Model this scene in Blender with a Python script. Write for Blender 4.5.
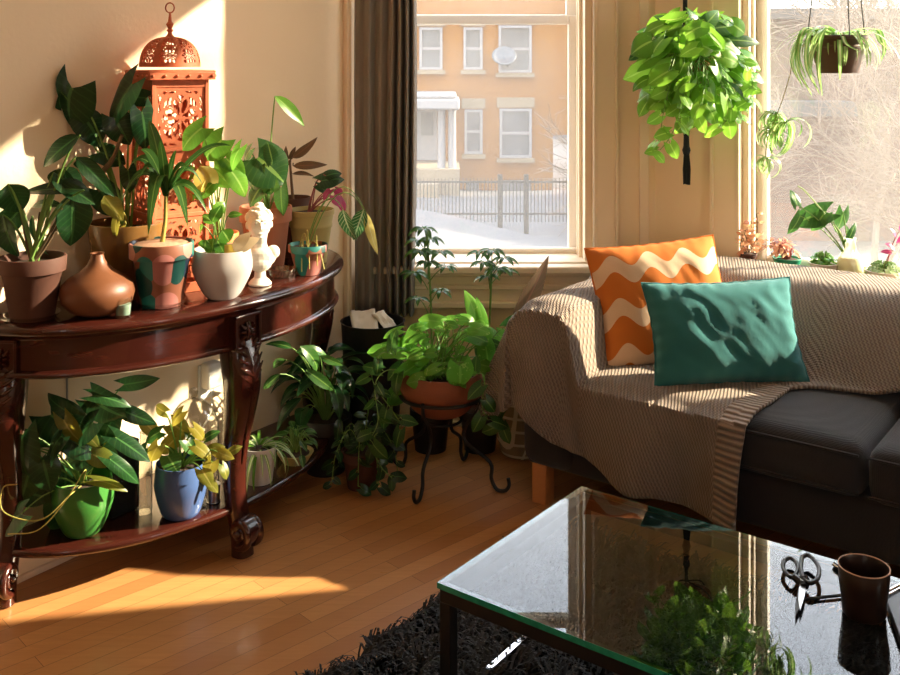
import bpy, bmesh, math, random
import numpy as np
from mathutils import Vector, Matrix, noise
for o in list(bpy.data.objects): bpy.data.objects.remove(o)
C = bpy.context.scene.collection
S = bpy.context.scene
PI = math.pi
# ------------------------------------------------------------ camera, sky, sun, exposure
cam = bpy.data.objects.new('camera', bpy.data.cameras.new('camera')); C.objects.link(cam)
cam.location = (0, 0, 1.5); cam.rotation_euler = (PI/2, 0, 0)
cam.data.lens = 40; cam.data.sensor_width = 36; cam.data.shift_y = -0.3083; cam.data.clip_start = .05; cam.data.clip_end = 300
S.camera = cam
w = bpy.data.worlds.new('sky'); S.world = w; w.use_nodes = True
nt = w.node_tree; bg = nt.nodes['Background']
tc = nt.nodes.new('ShaderNodeTexCoord'); sp = nt.nodes.new('ShaderNodeSeparateXYZ'); cr = nt.nodes.new('ShaderNodeValToRGB')
nt.links.new(tc.outputs['Generated'], sp.inputs[0]); nt.links.new(sp.outputs['Z'], cr.inputs[0]); nt.links.new(cr.outputs[0], bg.inputs[0])
cr.color_ramp.elements[0].color = (1, .88, .73, 1); cr.color_ramp.elements[1].color = (.68, .74, .86, 1); cr.color_ramp.elements[1].position = .5
bg.inputs[1].default_value = 2.6
sl = bpy.data.lights.new('sun', 'SUN'); sun = bpy.data.objects.new('sun', sl); C.objects.link(sun)
sl.energy = 9.5; sl.angle = math.radians(.8); sl.color = (1, .83, .6)
sdir = Vector((-.984, -.18, -.445)).normalized()
sun.rotation_euler = sdir.to_track_quat('-Z', 'Y').to_euler(); sun.location = (20, 4, 9)
S.view_settings.view_transform = 'Standard'; S.view_settings.look = 'None'
S.view_settings.gamma = 1; S.view_settings.use_curve_mapping = False
S.view_settings.exposure = 1.55
S.cycles.max_bounces = 12; S.cycles.transparent_max_bounces = 24; S.cycles.diffuse_bounces = 6
def portal(loc, n, sx, sy):
    l = bpy.data.lights.new('portal', 'AREA'); l.shape = 'RECTANGLE'; l.size = sx; l.size_y = sy
    try: l.cycles.is_portal = True
    except Exception: return
    o = bpy.data.objects.new('portal', l); C.objects.link(o); o.location = loc
    o.rotation_euler = Vector(n).to_track_quat('-Z', 'Z').to_euler()
# ------------------------------------------------------------ helpers
def W(px, py, d): return Vector(((px-450)*d/1000, d, 1.5-(py-60)*d/1000))
def lerp(a, b, t): return a+(b-a)*t
def sst(x): x = max(0, min(1, x)); return x*x*(3-2*x)
def interp(x, xs, ys): return float(np.interp(x, xs, ys))
class MB:
    def __init__(s): s.v = []; s.f = []; s.a = []; s.has = False
    def add(s, vs, fs, at=None):
        n = len(s.v); s.v += [tuple(v) for v in vs]; s.f += [tuple(i+n for i in f) for f in fs]
        if at is None: s.a += [(0, 0, 0)]*len(vs)
        else: s.a += at; s.has = True
        return s
    def box(s, x0, x1, y0, y1, z0, z1, xf=None):
        vs = [Vector((x, y, z)) for x in (x0, x1) for y in (y0, y1) for z in (z0, z1)]
        if xf: vs = [xf(*v) for v in vs]
        return s.add(vs, [(0,1,3,2), (4,6,7,5), (0,4,5,1), (2,3,7,6), (0,2,6,4), (1,5,7,3)])
    def rbox(s, x0, x1, y0, y1, z0, z1, r=.03, xf=None, crown=0, n=10, ny=None, side=0):
        # rounded, crowned box
        cx, cy, cz = (x0+x1)/2, (y0+y1)/2, (z0+z1)/2; hx, hy, hz = (x1-x0)/2, (y1-y0)/2, (z1-z0)/2
        key = {}; vs = []; fs = []
        def gp(p):
            k = tuple(round(c, 5) for c in p)
            if k in key: return key[k]
            P = Vector((p[0]*hx, p[1]*hy, p[2]*hz)); I = Vector((max(-hx+r, min(hx-r, P.x)), max(-hy+r, min(hy-r, P.y)), max(-hz+r, min(hz-r, P.z))))
            D = P-I
            if D.length > 1e-6: P = I+D.normalized()*r
            q = 1-abs(p[0])**3; u = 1-abs(p[1])**3; e = 1-abs(p[2])**2
            P.z += crown*q*u*(1 if p[2] > 0 else .2)*abs(p[2]); P.y += side*p[1]*q*e; P.x += side*p[0]*u*e
            P += Vector((cx, cy, cz))
            if xf: P = xf(*P)
            key[k] = len(vs); vs.append(P); return key[k]
        g = [-1, -1+r/max(hx, .01)*.4]+[lerp(-1+r/hx, 1-r/hx, i/n) for i in range(n+1)]+[1-r/hx*.4, 1]
        gy = [-1, -1+r/hy*.4]+[lerp(-1+r/hy, 1-r/hy, i/n) for i in range(n+1)]+[1-r/hy*.4, 1]
        gz = [-1, -1+r/hz*.4]+[lerp(-1+r/hz, 1-r/hz, i/4) for i in range(5)]+[1-r/hz*.4, 1]
        def face(A, B, fn, flip):
            for i in range(len(A)-1):
                for j in range(len(B)-1):
                    q = [gp(fn(A[i], B[j])), gp(fn(A[i+1], B[j])), gp(fn(A[i+1], B[j+1])), gp(fn(A[i], B[j+1]))]
                    if len(set(q)) == 4: fs.append(tuple(q[::-1]) if flip else tuple(q))
        face(g, gy, lambda a, b: (a, b, 1), 0); face(g, gy, lambda a, b: (a, b, -1), 1)
        face(g, gz, lambda a, b: (a, -1, b), 0); face(g, gz, lambda a, b: (a, 1, b), 1)
        face(gy, gz, lambda a, b: (1, a, b), 0); face(gy, gz, lambda a, b: (-1, a, b), 1)
        return s.add(vs, fs)
    def lathe(s, prof, c=(0, 0, 0), n=32, cap=True, xf=None, sq=1):
        c = Vector(c); vs = []; fs = []
        for r, z in prof:
            for i in range(n):
                a = 2*PI*i/n; v = Vector((r*math.cos(a), r*math.sin(a)*sq, z))
                vs.append(xf(v) if xf else c+v)
        m = len(prof)
        for k in range(m-1):
            for i in range(n):
                j = (i+1) % n; fs.append((k*n+i, k*n+j, (k+1)*n+j, (k+1)*n+i))
        if cap:
            if prof[0][0] > 1e-4: fs.append(tuple(range(n))[::-1])
            if prof[-1][0] > 1e-4: fs.append(tuple((m-1)*n+i for i in range(n)))
        return s.add(vs, fs)
    def tube(s, pts, r, n=8, closed=False, cap=True, sq=None):
        pts = [Vector(p) for p in pts]; m = len(pts)
        rs = r if isinstance(r, (list, tuple)) else [r]*m
        vs = []; fs = []; prev = None
        for k, p in enumerate(pts):
            if closed: d = pts[(k+1) % m]-pts[k-1]
            else: d = pts[min(k+1, m-1)]-pts[max(k-1, 0)]
            if d.length < 1e-9: d = Vector((0, 0, 1))
            d.normalize()
            if prev is None:
                x = d.cross(Vector((0, 0, 1)));
                if x.length < .1: x = d.cross(Vector((0, 1, 0)))
            else: x = prev-d*prev.dot(d)
            x.normalize(); y = d.cross(x); prev = x
            for i in range(n):
                a = 2*PI*(i+.5)/n; ca, sa = math.cos(a), math.sin(a)
                if sq: ca = math.copysign(abs(ca)**sq, ca); sa = math.copysign(abs(sa)**sq, sa)
                vs.append(p+(x*ca+y*sa)*rs[k])
        for k in range(m if closed else m-1):
            for i in range(n):
                j = (i+1) % n; k2 = (k+1) % m
                fs.append((k*n+i, k*n+j, k2*n+j, k2*n+i))
        if cap and not closed: fs.append(tuple(range(n))[::-1]); fs.append(tuple((m-1)*n+i for i in range(n)))
        return s.add(vs, fs)
    def ell(s, c, r, n=16, rot=None):
        vs = []; fs = []; m = n//2; c = Vector(c)
        for k in range(m+1):
            for i in range(n):
                th = PI*k/m; a = 2*PI*i/n
                v = Vector((r[0]*math.sin(th)*math.cos(a), r[1]*math.sin(th)*math.sin(a), r[2]*math.cos(th)))
                if rot: v = rot @ v
                vs.append(c+v)
        for k in range(m):
            for i in range(n): fs.append((k*n+i, (k+1)*n+i, (k+1)*n+(i+1) % n, k*n+(i+1) % n))
        return s.add(vs, fs)
    def leaf(s, P, D, N, L, Wd, kind='heart', droop=.5, fold=.25, rnd=None, nl=10, wave=0):
        D = Vector(D).normalized(); X = D.cross(Vector(N))
        if X.length < 1e-3: X = D.cross(Vector((.3, .5, .8)))
        X.normalize(); N = X.cross(D).normalized(); P = Vector(P)
        rnd = random.random() if rnd is None else rnd
        ss = [-1, -.75, -.4, 0, .4, .75, 1] if kind != 'strap' else [-1, 0, 1]
        vs = []; at = []; fs = []; pos = Vector((0, 0)); m = len(ss); ph = random.random()*6
        for i in range(nl+1):
            t = i/nl
            if i: a = -droop*(t-.5/nl)*1.3; pos += Vector((math.cos(a), math.sin(a)))*L/nl
            if kind == 'heart': wv = max(0, math.sin(PI*(.2+.8*t)))**.9*(1-.1*t); back = .34*(1-t)**3
            elif kind == 'ovate': wv = math.sin(PI*t**.75)**.85 if 0 < t < 1 else 0; back = 0
            elif kind == 'lance': wv = math.sin(PI*t**.6)**1.0 if 0 < t < 1 else 0; back = 0
            else: wv = min(1, .5+t*3)*(1-t**4)**.7; back = 0
            wv = max(wv, .02)
            for q in ss:
                y = pos.x-back*L*abs(q)**1.3*(1 if q else 0); z = pos.y+fold*abs(q)*wv*Wd/2+wave*math.sin(t*9+q*2+ph)*Wd*abs(q)
                if kind == 'heart' : z -= .25*q*q*wv*Wd/2
                vs.append(P+D*y+X*(q*wv*Wd/2)+N*z); at.append((q, t, rnd))
        for i in range(nl):
            for j in range(m-1): fs.append((i*m+j, i*m+j+1, (i+1)*m+j+1, (i+1)*m+j))
        return s.add(vs, fs, at)
def obj(name, mb, mat, parent=None, smooth=True, bevel=0, seg=2, sub=0, solid=0, angle=40):
    me = bpy.data.meshes.new(name); me.from_pydata([tuple(v) for v in mb.v], [], mb.f); me.validate(clean_customdata=False)
    if mb.has and len(me.vertices) == len(mb.a):
        at = me.attributes.new('luv', 'FLOAT_VECTOR', 'POINT'); at.data.foreach_set('vector', np.array(mb.a, dtype=np.float32).ravel())
    o = bpy.data.objects.new(name, me); C.objects.link(o)
    if mat: me.materials.append(mat)
    bm = bmesh.new(); bm.from_mesh(me)
    if not mb.has: bmesh.ops.recalc_face_normals(bm, faces=bm.faces)
    ca = math.radians(angle)
    for f in bm.faces: f.smooth = smooth
    if smooth:
        for e in bm.edges:
            if len(e.link_faces) == 2 and e.calc_face_angle(0) > ca: e.smooth = False
    bm.to_mesh(me); bm.free()
    if bevel: b = o.modifiers.new('bevel', 'BEVEL'); b.width = bevel; b.segments = seg; b.limit_method = 'ANGLE'
    if solid: b = o.modifiers.new('solid', 'SOLIDIFY'); b.thickness = solid; b.offset = 0
    if sub: b = o.modifiers.new('sub', 'SUBSURF'); b.levels = sub; b.render_levels = sub
    if parent:
        o.parent = parent; p = parent; M = Matrix.Identity(4); ch = []
        while p: ch.append(p); p = p.parent
        for q in reversed(ch): M = M @ q.matrix_parent_inverse @ q.matrix_basis
        o.matrix_parent_inverse = M.inverted()
    return o
def tag(o, label, cat, group=None):
    o['label'] = label; o['category'] = cat
    if group: o['group'] = group
    return o
def thing(name, label, cat, loc, group=None):
    o = bpy.data.objects.new(name, None); C.objects.link(o); o.empty_display_size = .05; o.location = loc
    return tag(o, label, cat, group)
def struct(name, mb, mat, **k):
    o = obj(name, mb, mat, **k)
    if not k.get('parent'): o['kind'] = 'structure'
    return o
def sempty(name, loc):
    o = bpy.data.objects.new(name, None); C.objects.link(o); o.location = loc; o['kind'] = 'structure'; return o
def arc(a, b, h, n=8, side=Vector((0, 0, 0))):
    # curved path from a to b bulging upwards by h
    a, b = Vector(a), Vector(b)
    return [a.lerp(b, t)+(Vector((0, 0, h))+side)*(4*t*(1-t)) for t in [i/n for i in range(n+1)]]
def smoothpath(pts, k=6):
    P = [Vector(p) for p in pts]; P = [P[0]*2-P[1]]+P+[P[-1]*2-P[-2]]; out = []
    for i in range(1, len(P)-2):
        a, b, c, d = P[i-1:i+3]
        for j in range(k):
            t = j/k; out.append(.5*((2*b)+(c-a)*t+(2*a-5*b+4*c-d)*t*t+(3*b-a-3*c+d)*t**3))
    out.append(P[-2]); return out
# ------------------------------------------------------------ materials
class NM:
    def __init__(s, name):
        s.m = bpy.data.materials.new(name); s.m.use_nodes = True; s.t = s.m.node_tree; s.n = s.t.nodes
        s.b = s.n['Principled BSDF']; s.out = s.n['Material Output']
    def new(s, k, **kw):
        n = s.n.new(k)
        for a, v in kw.items(): setattr(n, a, v)
        return n
    def set(s, sock, v):
        if isinstance(v, bpy.types.NodeSocket): s.t.links.new(v, sock)
        elif isinstance(v, tuple) and len(v) == 3 and sock.type == 'RGBA': sock.default_value = (*v, 1)
        else: sock.default_value = v
    def math(s, op, a, b=0, c=0):
        n = s.new('ShaderNodeMath', operation=op); s.set(n.inputs[0], a); s.set(n.inputs[1], b); s.set(n.inputs[2], c); return n.outputs[0]
    def mix(s, f, a, b):
        n = s.new('ShaderNodeMix', data_type='RGBA'); s.set(n.inputs[0], f); s.set(n.inputs[6], a); s.set(n.inputs[7], b); return n.outputs[2]
    def ramp(s, f, *st):
        n = s.new('ShaderNodeValToRGB'); s.set(n.inputs[0], f); e = n.color_ramp.elements
        while len(e) < len(st): e.new(.5)
        for i, (p, c) in enumerate(st): e[i].position = p; e[i].color = (*c, 1) if isinstance(c, tuple) else (c, c, c, 1)
        return n.outputs[0]
    def coord(s, k='Object'): return s.new('ShaderNodeTexCoord').outputs[k]
    def map(s, vec, rot=(0, 0, 0), scale=(1, 1, 1), loc=(0, 0, 0)):
        n = s.new('ShaderNodeMapping'); s.set(n.inputs[0], vec); n.inputs[1].default_value = loc; n.inputs[2].default_value = rot; n.inputs[3].default_value = scale; return n.outputs[0]
    def noise(s, vec, sc, det=4, rough=.5, dist=0):
        n = s.new('ShaderNodeTexNoise'); s.set(n.inputs['Vector'], vec); n.inputs['Scale'].default_value = sc; n.inputs['Detail'].default_value = det
        n.inputs['Roughness'].default_value = rough; n.inputs['Distortion'].default_value = dist; return n.outputs[0]
    def attr(s):
        a = s.new('ShaderNodeAttribute', attribute_name='luv'); x = s.new('ShaderNodeSeparateXYZ'); s.set(x.inputs[0], a.outputs['Vector']); return x.outputs
    def sep(s, v): x = s.new('ShaderNodeSeparateXYZ'); s.set(x.inputs[0], v); return x.outputs
    def bump(s, h, st=.3, dist=.01):
        n = s.new('ShaderNodeBump'); s.set(n.inputs['Height'], h); n.inputs['Strength'].default_value = st; n.inputs['Distance'].default_value = dist
        s.t.links.new(n.outputs[0], s.b.inputs['Normal']); return n.outputs[0]
    def p(s, **k):
        nm = dict(col='Base Color', rough='Roughness', metal='Metallic', coat='Coat Weight', spec='Specular IOR Level', sheen='Sheen Weight', ior='IOR', emit='Emission Color', es='Emission Strength')
        for a, v in k.items(): s.set(s.b.inputs[nm[a]], v)
        return s
def plain(name, col, rough=.5, metal=0, nz=.12, sc=30, bump=0, **k):
    n = NM(name); f = n.noise(n.coord(), sc)
    n.p(col=n.mix(f, tuple(c*(1-nz) for c in col), tuple(min(1, c*(1+nz)) for c in col)), rough=rough, metal=metal, **k)
    if bump: n.bump(f, bump, .004)
    return n.m
def glassy(name, tint=(1, 1, 1), refl=1.0, rough=0.0, ior=1.5):
    n = NM(name); n.n.remove(n.b)
    ge = n.new('ShaderNodeNewGeometry'); dt = n.new('ShaderNodeVectorMath', operation='DOT_PRODUCT'); n.set(dt.inputs[0], ge.outputs['Normal']); n.set(dt.inputs[1], ge.outputs['Incoming'])
    c5 = n.math('POWER', n.math('SUBTRACT', 1.0, n.math('ABSOLUTE', dt.outputs['Value'])), 5.0); fr = n.math('MULTIPLY_ADD', c5, .96, .04)
    g = n.new('ShaderNodeBsdfGlossy'); g.inputs['Roughness'].default_value = rough; t = n.new('ShaderNodeBsdfTransparent'); t.inputs[0].default_value = (*tint, 1)
    mx = n.new('ShaderNodeMixShader'); f = n.math('MULTIPLY', fr, refl)
    f = n.math('MINIMUM', f, 1.0)
    n.set(mx.inputs[0], f); n.set(mx.inputs[1], t.outputs[0]); n.set(mx.inputs[2], g.outputs[0]); n.set(n.out.inputs[0], mx.outputs[0]); return n.m
def filmmat(name, a, col=(.95, .93, .9)):
    # cloudy stretched plastic: part clear, part scattering
    n = NM(name); n.n.remove(n.b)
    tr = n.new('ShaderNodeBsdfTransparent'); tl = n.new('ShaderNodeBsdfTranslucent'); tl.inputs[0].default_value = (*col, 1)
    mx = n.new('ShaderNodeMixShader'); v = n.noise(n.map(n.coord(), scale=(1, 1, .5)), 3, 3, .5, .5)
    n.set(mx.inputs[0], n.math('MULTIPLY_ADD', v, a*.6, a*.7)); n.set(mx.inputs[1], tr.outputs[0]); n.set(mx.inputs[2], tl.outputs[0]); n.set(n.out.inputs[0], mx.outputs[0]); return n.m
def leafmat(name, c1, c2, vein=(.3, .5, .15), varg=0, vc=(.8, .8, .5), trans=.35, rough=.36, mid=.09, side=.25):
    n = NM(name); s, t, r = n.attr()[:3]
    base = n.mix(r, c1, c2)
    a = n.math('ABSOLUTE', s)
    if side:
        w = n.math('SINE', n.math('MULTIPLY', n.math('SUBTRACT', t, n.math('MULTIPLY', a, .22)), 55)); w = n.math('MULTIPLY', n.math('GREATER_THAN', w, .8), side)
        base = n.mix(w, base, vein)
    if varg:
        nz = n.noise(n.map(n.coord(), scale=(1, 1, 1)), 45, 3, .6, 1.5)
        base = n.mix(n.math('MULTIPLY', n.math('GREATER_THAN', nz, 1-varg), .8), base, vc)
    base = n.mix(n.math('LESS_THAN', a, mid), base, vein)
    n.p(col=base, rough=rough); tl = n.new('ShaderNodeBsdfTranslucent')
    hs = n.new('ShaderNodeMix', data_type='RGBA'); hs.inputs[0].default_value = .4; n.set(hs.inputs[6], base); n.set(hs.inputs[7], tuple(min(1, c*2.6+.02) for c in c2))
    n.set(tl.inputs[0], hs.outputs[2]); mx = n.new('ShaderNodeMixShader'); mx.inputs[0].default_value = trans
    n.set(mx.inputs[1], n.b.outputs[0]); n.set(mx.inputs[2], tl.outputs[0]); n.set(n.out.inputs[0], mx.outputs[0]); return n.m
M = {}
def wallmat():
    n = NM('painted_plaster'); c = n.coord(); f = n.noise(c, 1.3, 5, .6); g = n.noise(c, 60, 3)
    n.p(col=n.mix(f, (.90, .71, .48), (.94, .78, .57)), rough=.75); n.bump(n.math('ADD', n.math('MULTIPLY', f, 2), g), .12, .006); return n.m
M['wall'] = wallmat()
M['trim'] = plain('painted_trim', (.90, .76, .57), .42, nz=.05, sc=5)
M['sash'] = plain('white_sash', (.88, .82, .72), .4, nz=.04)
M['ceil'] = plain('ceiling_paint', (.92, .84, .72), .9)
def floormat():
    n = NM('oak_strip_floor'); c = n.coord(); ang = -math.atan2(.68, .73)
    v = n.map(c, rot=(0, 0, ang)); b = n.new('ShaderNodeTexBrick'); n.set(b.inputs['Vector'], v)
    b.offset = .37; b.inputs['Scale'].default_value = 1; b.inputs['Brick Width'].default_value = .95; b.inputs['Row Height'].default_value = .058
    b.inputs['Mortar Size'].default_value = .0009; b.inputs['Mortar Smooth'].default_value = .2
    n.set(b.inputs['Color1'], (.0, .0, .0)); n.set(b.inputs['Color2'], (1, 1, 1)); n.set(b.inputs['Mortar'], (.5, .5, .5))
    gr = n.noise(n.map(c, rot=(0, 0, ang), scale=(3, 42, 1)), 2.2, 6, .65, .6)
    big = n.noise(c, 2.5, 3)
    col = n.mix(b.outputs['Color'], (.44, .19, .065), (.70, .35, .13)); col = n.mix(n.math('MULTIPLY', gr, .65), col, (.34, .14, .045))
    col = n.mix(n.math('MULTIPLY', big, .25), col, (.30, .12, .04)); col = n.mix(n.math('MULTIPLY', b.outputs['Fac'], .85), col, (.10, .045, .015))
    n.p(col=col, rough=n.math('MULTIPLY_ADD', gr, .25, .2), spec=.45)
    n.bump(n.math('SUBTRACT', n.math('MULTIPLY', gr, .15), b.outputs['Fac']), .3, .002); return n.m
M['floor'] = floormat()
def woodmat(name, a, b, rough=.2, sc=6):
    n = NM(name); g = n.noise(n.map(n.coord(), scale=(1, 1, 6)), sc, 5, .6, .8)
    n.p(col=n.mix(g, a, b), rough=rough, coat=.35, spec=.5); n.bump(g, .06, .003); return n.m
M['mahog'] = woodmat('red_mahogany', (.018, .004, .003), (.060, .012, .007))
M['legwood'] = woodmat('orange_leg_wood', (.5, .2, .07), (.6, .27, .1), .4)
M['bowl'] = plain('shaded_terracotta', (.26, .075, .03), .75, nz=.25, sc=14, bump=.2)  # terracotta darkened: shade on the stand bowl is put into its colour
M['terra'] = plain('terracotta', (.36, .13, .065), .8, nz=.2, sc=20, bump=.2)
M['terrad'] = plain('dark_shaded_terracotta', (.085, .03, .017), .75, nz=.2, sc=20, bump=.2)  # dark pots, plus the left console pot with its shade in the colour
M['orange'] = plain('orange_glaze', (.75, .2, .06), .4)
M['rust'] = plain('orange_painted_iron', (.60, .15, .06), .55, nz=.18, sc=50, bump=.1)
M['amber'] = plain('amber_glaze', (.17, .085, .022), .25, nz=.3, sc=8)
M['gourd'] = plain('burnished_clay', (.17, .062, .025), .45, nz=.3, sc=9)
M['white'] = plain('white_ceramic', (.58, .55, .53), .35, nz=.04)
M['plaster'] = plain('cast_plaster', (.80, .76, .66), .6, nz=.05)
M['yellow'] = plain('olive_yellow_pot', (.45, .36, .13), .6, nz=.08)
M['blue'] = plain('blue_glaze', (.06, .11, .27), .22, nz=.15, sc=10)
M['green'] = plain('green_glaze', (.04, .17, .03), .3, nz=.15, sc=8)
M['tealpot'] = plain('green_plastic', (.03, .30, .17), .4)
M['cream'] = plain('cream_pot', (.78, .70, .56), .5)
M['brownpl'] = plain('brown_plastic', (.10, .048, .028), .45)
M['soil'] = plain('potting_soil', (.05, .03, .02), .95, nz=.6, sc=120, bump=1)
M['iron'] = plain('black_iron', (.008, .008, .008), .5)
M['black'] = plain('black_plastic', (.012, .012, .013), .45)
M['cord'] = plain('black_macrame', (.012, .016, .018), .9, nz=.4, sc=150, bump=.8)
M['chrome'] = plain('chrome', (.8, .8, .82), .08, 1, nz=.02)
M['steel'] = plain('brushed_steel', (.45, .45, .46), .3, 1)
M['paper'] = plain('paper', (.8, .74, .62), .8, nz=.04)
M['whitepl'] = plain('white_plastic', (.8, .78, .72), .4, nz=.03)
M['mug'] = plain('dark_brown_stoneware', (.018, .009, .006), .3, nz=.3)
M['mugrim'] = plain('bare_clay_rim', (.55, .36, .25), .6)
M['glass'] = glassy('clear_glass', (.96, .97, .96), 1.6)
M['pane'] = glassy('window_glass', (.97, .98, .97), 1.0)
M['topglass'] = glassy('table_glass', (.36, .40, .40), 1.5)
M['tglassedge'] = plain('green_glass_edge', (.03, .34, .22), .1, nz=.4, sc=60)
M['candle'] = glassy('pale_green_glass', (.6, .8, .7), 1.5)
M['stem'] = plain('green_stem', (.16, .30, .06), .6)
M['stemy'] = plain('yellow_stem', (.36, .32, .07), .6)
M['bark'] = plain('brown_stem', (.14, .09, .045), .8)
M['pstem'] = plain('pink_stem', (.35, .08, .08), .6)
M['dark_leaf'] = leafmat('dark_glossy_leaf', (.006, .032, .012), (.016, .066, .016), (.06, .17, .05), trans=.18, rough=.28)
M['philo'] = leafmat('philodendron_leaf', (.015, .07, .014), (.05, .155, .024), (.2, .36, .08), trans=.3, side=.12)
M['bright'] = leafmat('bright_green_leaf', (.04, .155, .015), (.12, .31, .03), (.3, .5, .12), trans=.4, side=.1)
M['lime'] = leafmat('sunlit_pothos_leaf', (.06, .20, .015), (.20, .42, .035), (.4, .6, .15), varg=.30, vc=(.5, .62, .16), trans=.5, side=0)  # pothos greens brightened to carry the sunlit highlights in the colour
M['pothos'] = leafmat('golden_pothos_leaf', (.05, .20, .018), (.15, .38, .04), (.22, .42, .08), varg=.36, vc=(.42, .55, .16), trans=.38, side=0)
M['olive'] = leafmat('olive_leaf', (.10, .14, .02), (.32, .26, .03), (.4, .36, .1), trans=.4, side=.1)
M['straw'] = leafmat('dried_yellow_leaf', (.6, .45, .08), (.7, .55, .15), (.7, .6, .3), trans=.45, side=.1)
M['purple'] = leafmat('bronze_leaf', (.07, .05, .03), (.16, .10, .05), (.25, .12, .08), trans=.25)
M['magenta'] = leafmat('magenta_leaf', (.30, .02, .09), (.45, .04, .14), (.5, .1, .2), trans=.4)
M['spider'] = leafmat('striped_leaf', (.12, .28, .05), (.2, .38, .09), (.75, .78, .5), mid=.38, trans=.45, side=0)
M['red_succ'] = leafmat('coral_succulent_leaf', (.55, .16, .08), (.72, .34, .2), (.6, .3, .2), trans=.4, side=0)
M['sage'] = leafmat('pale_green_leaf', (.22, .38, .12), (.4, .5, .22), (.4, .5, .3), trans=.4, side=0)
M['prayer'] = leafmat('striped_prayer_leaf', (.03, .13, .03), (.04, .16, .04), (.72, .78, .5), trans=.3, side=.7)
# fabrics
def fabric(name, a, b, sc=600, rough=.95, st=.5):
    n = NM(name); c = n.coord(); wx = n.new('ShaderNodeTexWave'); wx.bands_direction = 'X'; wx.inputs['Scale'].default_value = sc/6; n.set(wx.inputs[0], c); wx.inputs['Distortion'].default_value = 2; wx.inputs['Detail'].default_value = 2
    wz = n.new('ShaderNodeTexWave'); wz.bands_direction = 'Z'; wz.inputs['Scale'].default_value = sc/6; n.set(wz.inputs[0], c); wz.inputs['Distortion'].default_value = 2
    f = n.math('MULTIPLY', n.math('ADD', wx.outputs[1], wz.outputs[1]), .5); g = n.noise(c, 8, 4)
    f2 = n.math('MULTIPLY_ADD', g, .5, n.math('MULTIPLY', f, .5)); n.p(col=n.mix(f2, a, b), rough=rough, sheen=.15); n.bump(f, st, .0015); return n.m
M['sofa'] = fabric('charcoal_upholstery', (.011, .0105, .012), (.030, .029, .031))
M['teal'] = fabric('teal_cotton', (.012, .125, .13), (.024, .185, .185), 900)
M['curtain'] = fabric('taupe_curtain', (.19, .165, .135), (.31, .27, .225), 700)
def knitmat():
    n = NM('taupe_rib_knit'); p, q, fl = n.attr()[:3]
    def pat(u, v):
        r = n.math('ADD', n.math('MULTIPLY', u, 2*PI/.0115), n.math('MULTIPLY', n.math('SINE', n.math('MULTIPLY', v, 2*PI/.012)), .8))
        return n.math('MULTIPLY_ADD', n.math('SINE', r), .5, .5)
    d = n.math('ADD', p, n.math('MULTIPLY', q, .42)); h1 = pat(d, q)
    h2 = n.math('MULTIPLY_ADD', n.math('SINE', n.math('MULTIPLY', q, 2*PI/.02)), .5, .5)
    nm = n.new('ShaderNodeMix'); n.set(nm.inputs[0], fl); n.set(nm.inputs[2], h1); n.set(nm.inputs[3], h2); h = nm.outputs[0]
    fz = n.noise(n.coord(), 300, 2)
    n.p(col=n.mix(h, (.20, .145, .112), (.33, .26, .20)), rough=.95, sheen=.2); n.bump(n.math('ADD', h, n.math('MULTIPLY', fz, .3)), 1.0, .007); return n.m
M['knit'] = knitmat()
def chevmat():
    n = NM('orange_wave_print'); s, t, r = n.attr()[:3]   # s across, t up, metres
    tri = n.math('SINE', n.math('MULTIPLY', s, 2*PI/.128)); 
    y = n.math('ADD', n.math('DIVIDE', t, .150), n.math('MULTIPLY', tri, .15)); f = n.math('FRACT', n.math('ADD', y, 10.42))
    k = n.math('LESS_THAN', f, .40); g = n.noise(n.coord(), 500, 2)
    c = n.mix(k, (.58, .15, .01), (.76, .56, .38)); c = n.mix(n.math('MULTIPLY', g, .3), c, (.5, .17, .04)); n.p(col=c, rough=.9); n.bump(g, .3, .001); return n.m
M['chev'] = chevmat()
def plaidmat():
    n = NM('plaid_basket_cloth'); x, y, z = n.sep(n.coord())[:3]
    a = n.math('GREATER_THAN', n.math('SINE', n.math('MULTIPLY', z, 2*PI/.05)), .8); b = n.math('GREATER_THAN', n.math('SINE', n.math('MULTIPLY', n.math('ADD', x, y), 2*PI/.05)), .8)
    n.p(col=n.mix(n.math('MAXIMUM', a, b), (.24, .19, .11), (.55, .5, .36)), rough=.9); return n.m
M['plaid'] = plaidmat()
def potblob():
    n = NM('painted_blobs'); c = n.coord(); v = n.new('ShaderNodeTexVoronoi'); v.inputs['Scale'].default_value = 16; v.inputs['Randomness'].default_value = .8; n.set(v.inputs['Vector'], n.map(c, loc=(.03, .02, .01), scale=(1, 1, .8)))
    d = v.outputs['Distance']; cx = n.sep(v.outputs['Color'])
    pick = n.ramp(cx[0], (0, (.0, .045, .04)), (.30, (.42, .16, .14)), (.5, (.01, .16, .14)), (.62, (.01, .02, .045)), (.8, (.45, .19, .15)))
    pick.node.color_ramp.interpolation = 'CONSTANT'
    n.p(col=n.mix(n.math('LESS_THAN', d, .62), (.25, .085, .045), pick), rough=.5); return n.m
M['blobs'] = potblob()
def brickmat(name, a, b, mo, bw=.22, rh=.075):
    n = NM(name); x, y, z = n.sep(n.coord())[:3]; cb = n.new('ShaderNodeCombineXYZ'); n.set(cb.inputs[0], n.math('ADD', x, y)); n.set(cb.inputs[1], z)
    t = n.new('ShaderNodeTexBrick'); n.set(t.inputs[0], cb.outputs[0]); t.inputs['Scale'].default_value = 1; t.inputs['Brick Width'].default_value = bw; t.inputs['Row Height'].default_value = rh; t.inputs['Mortar Size'].default_value = .008
    n.set(t.inputs['Color1'], a); n.set(t.inputs['Color2'], b); n.set(t.inputs['Mortar'], mo); n.p(col=t.outputs[0], rough=.9); return n.m
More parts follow.
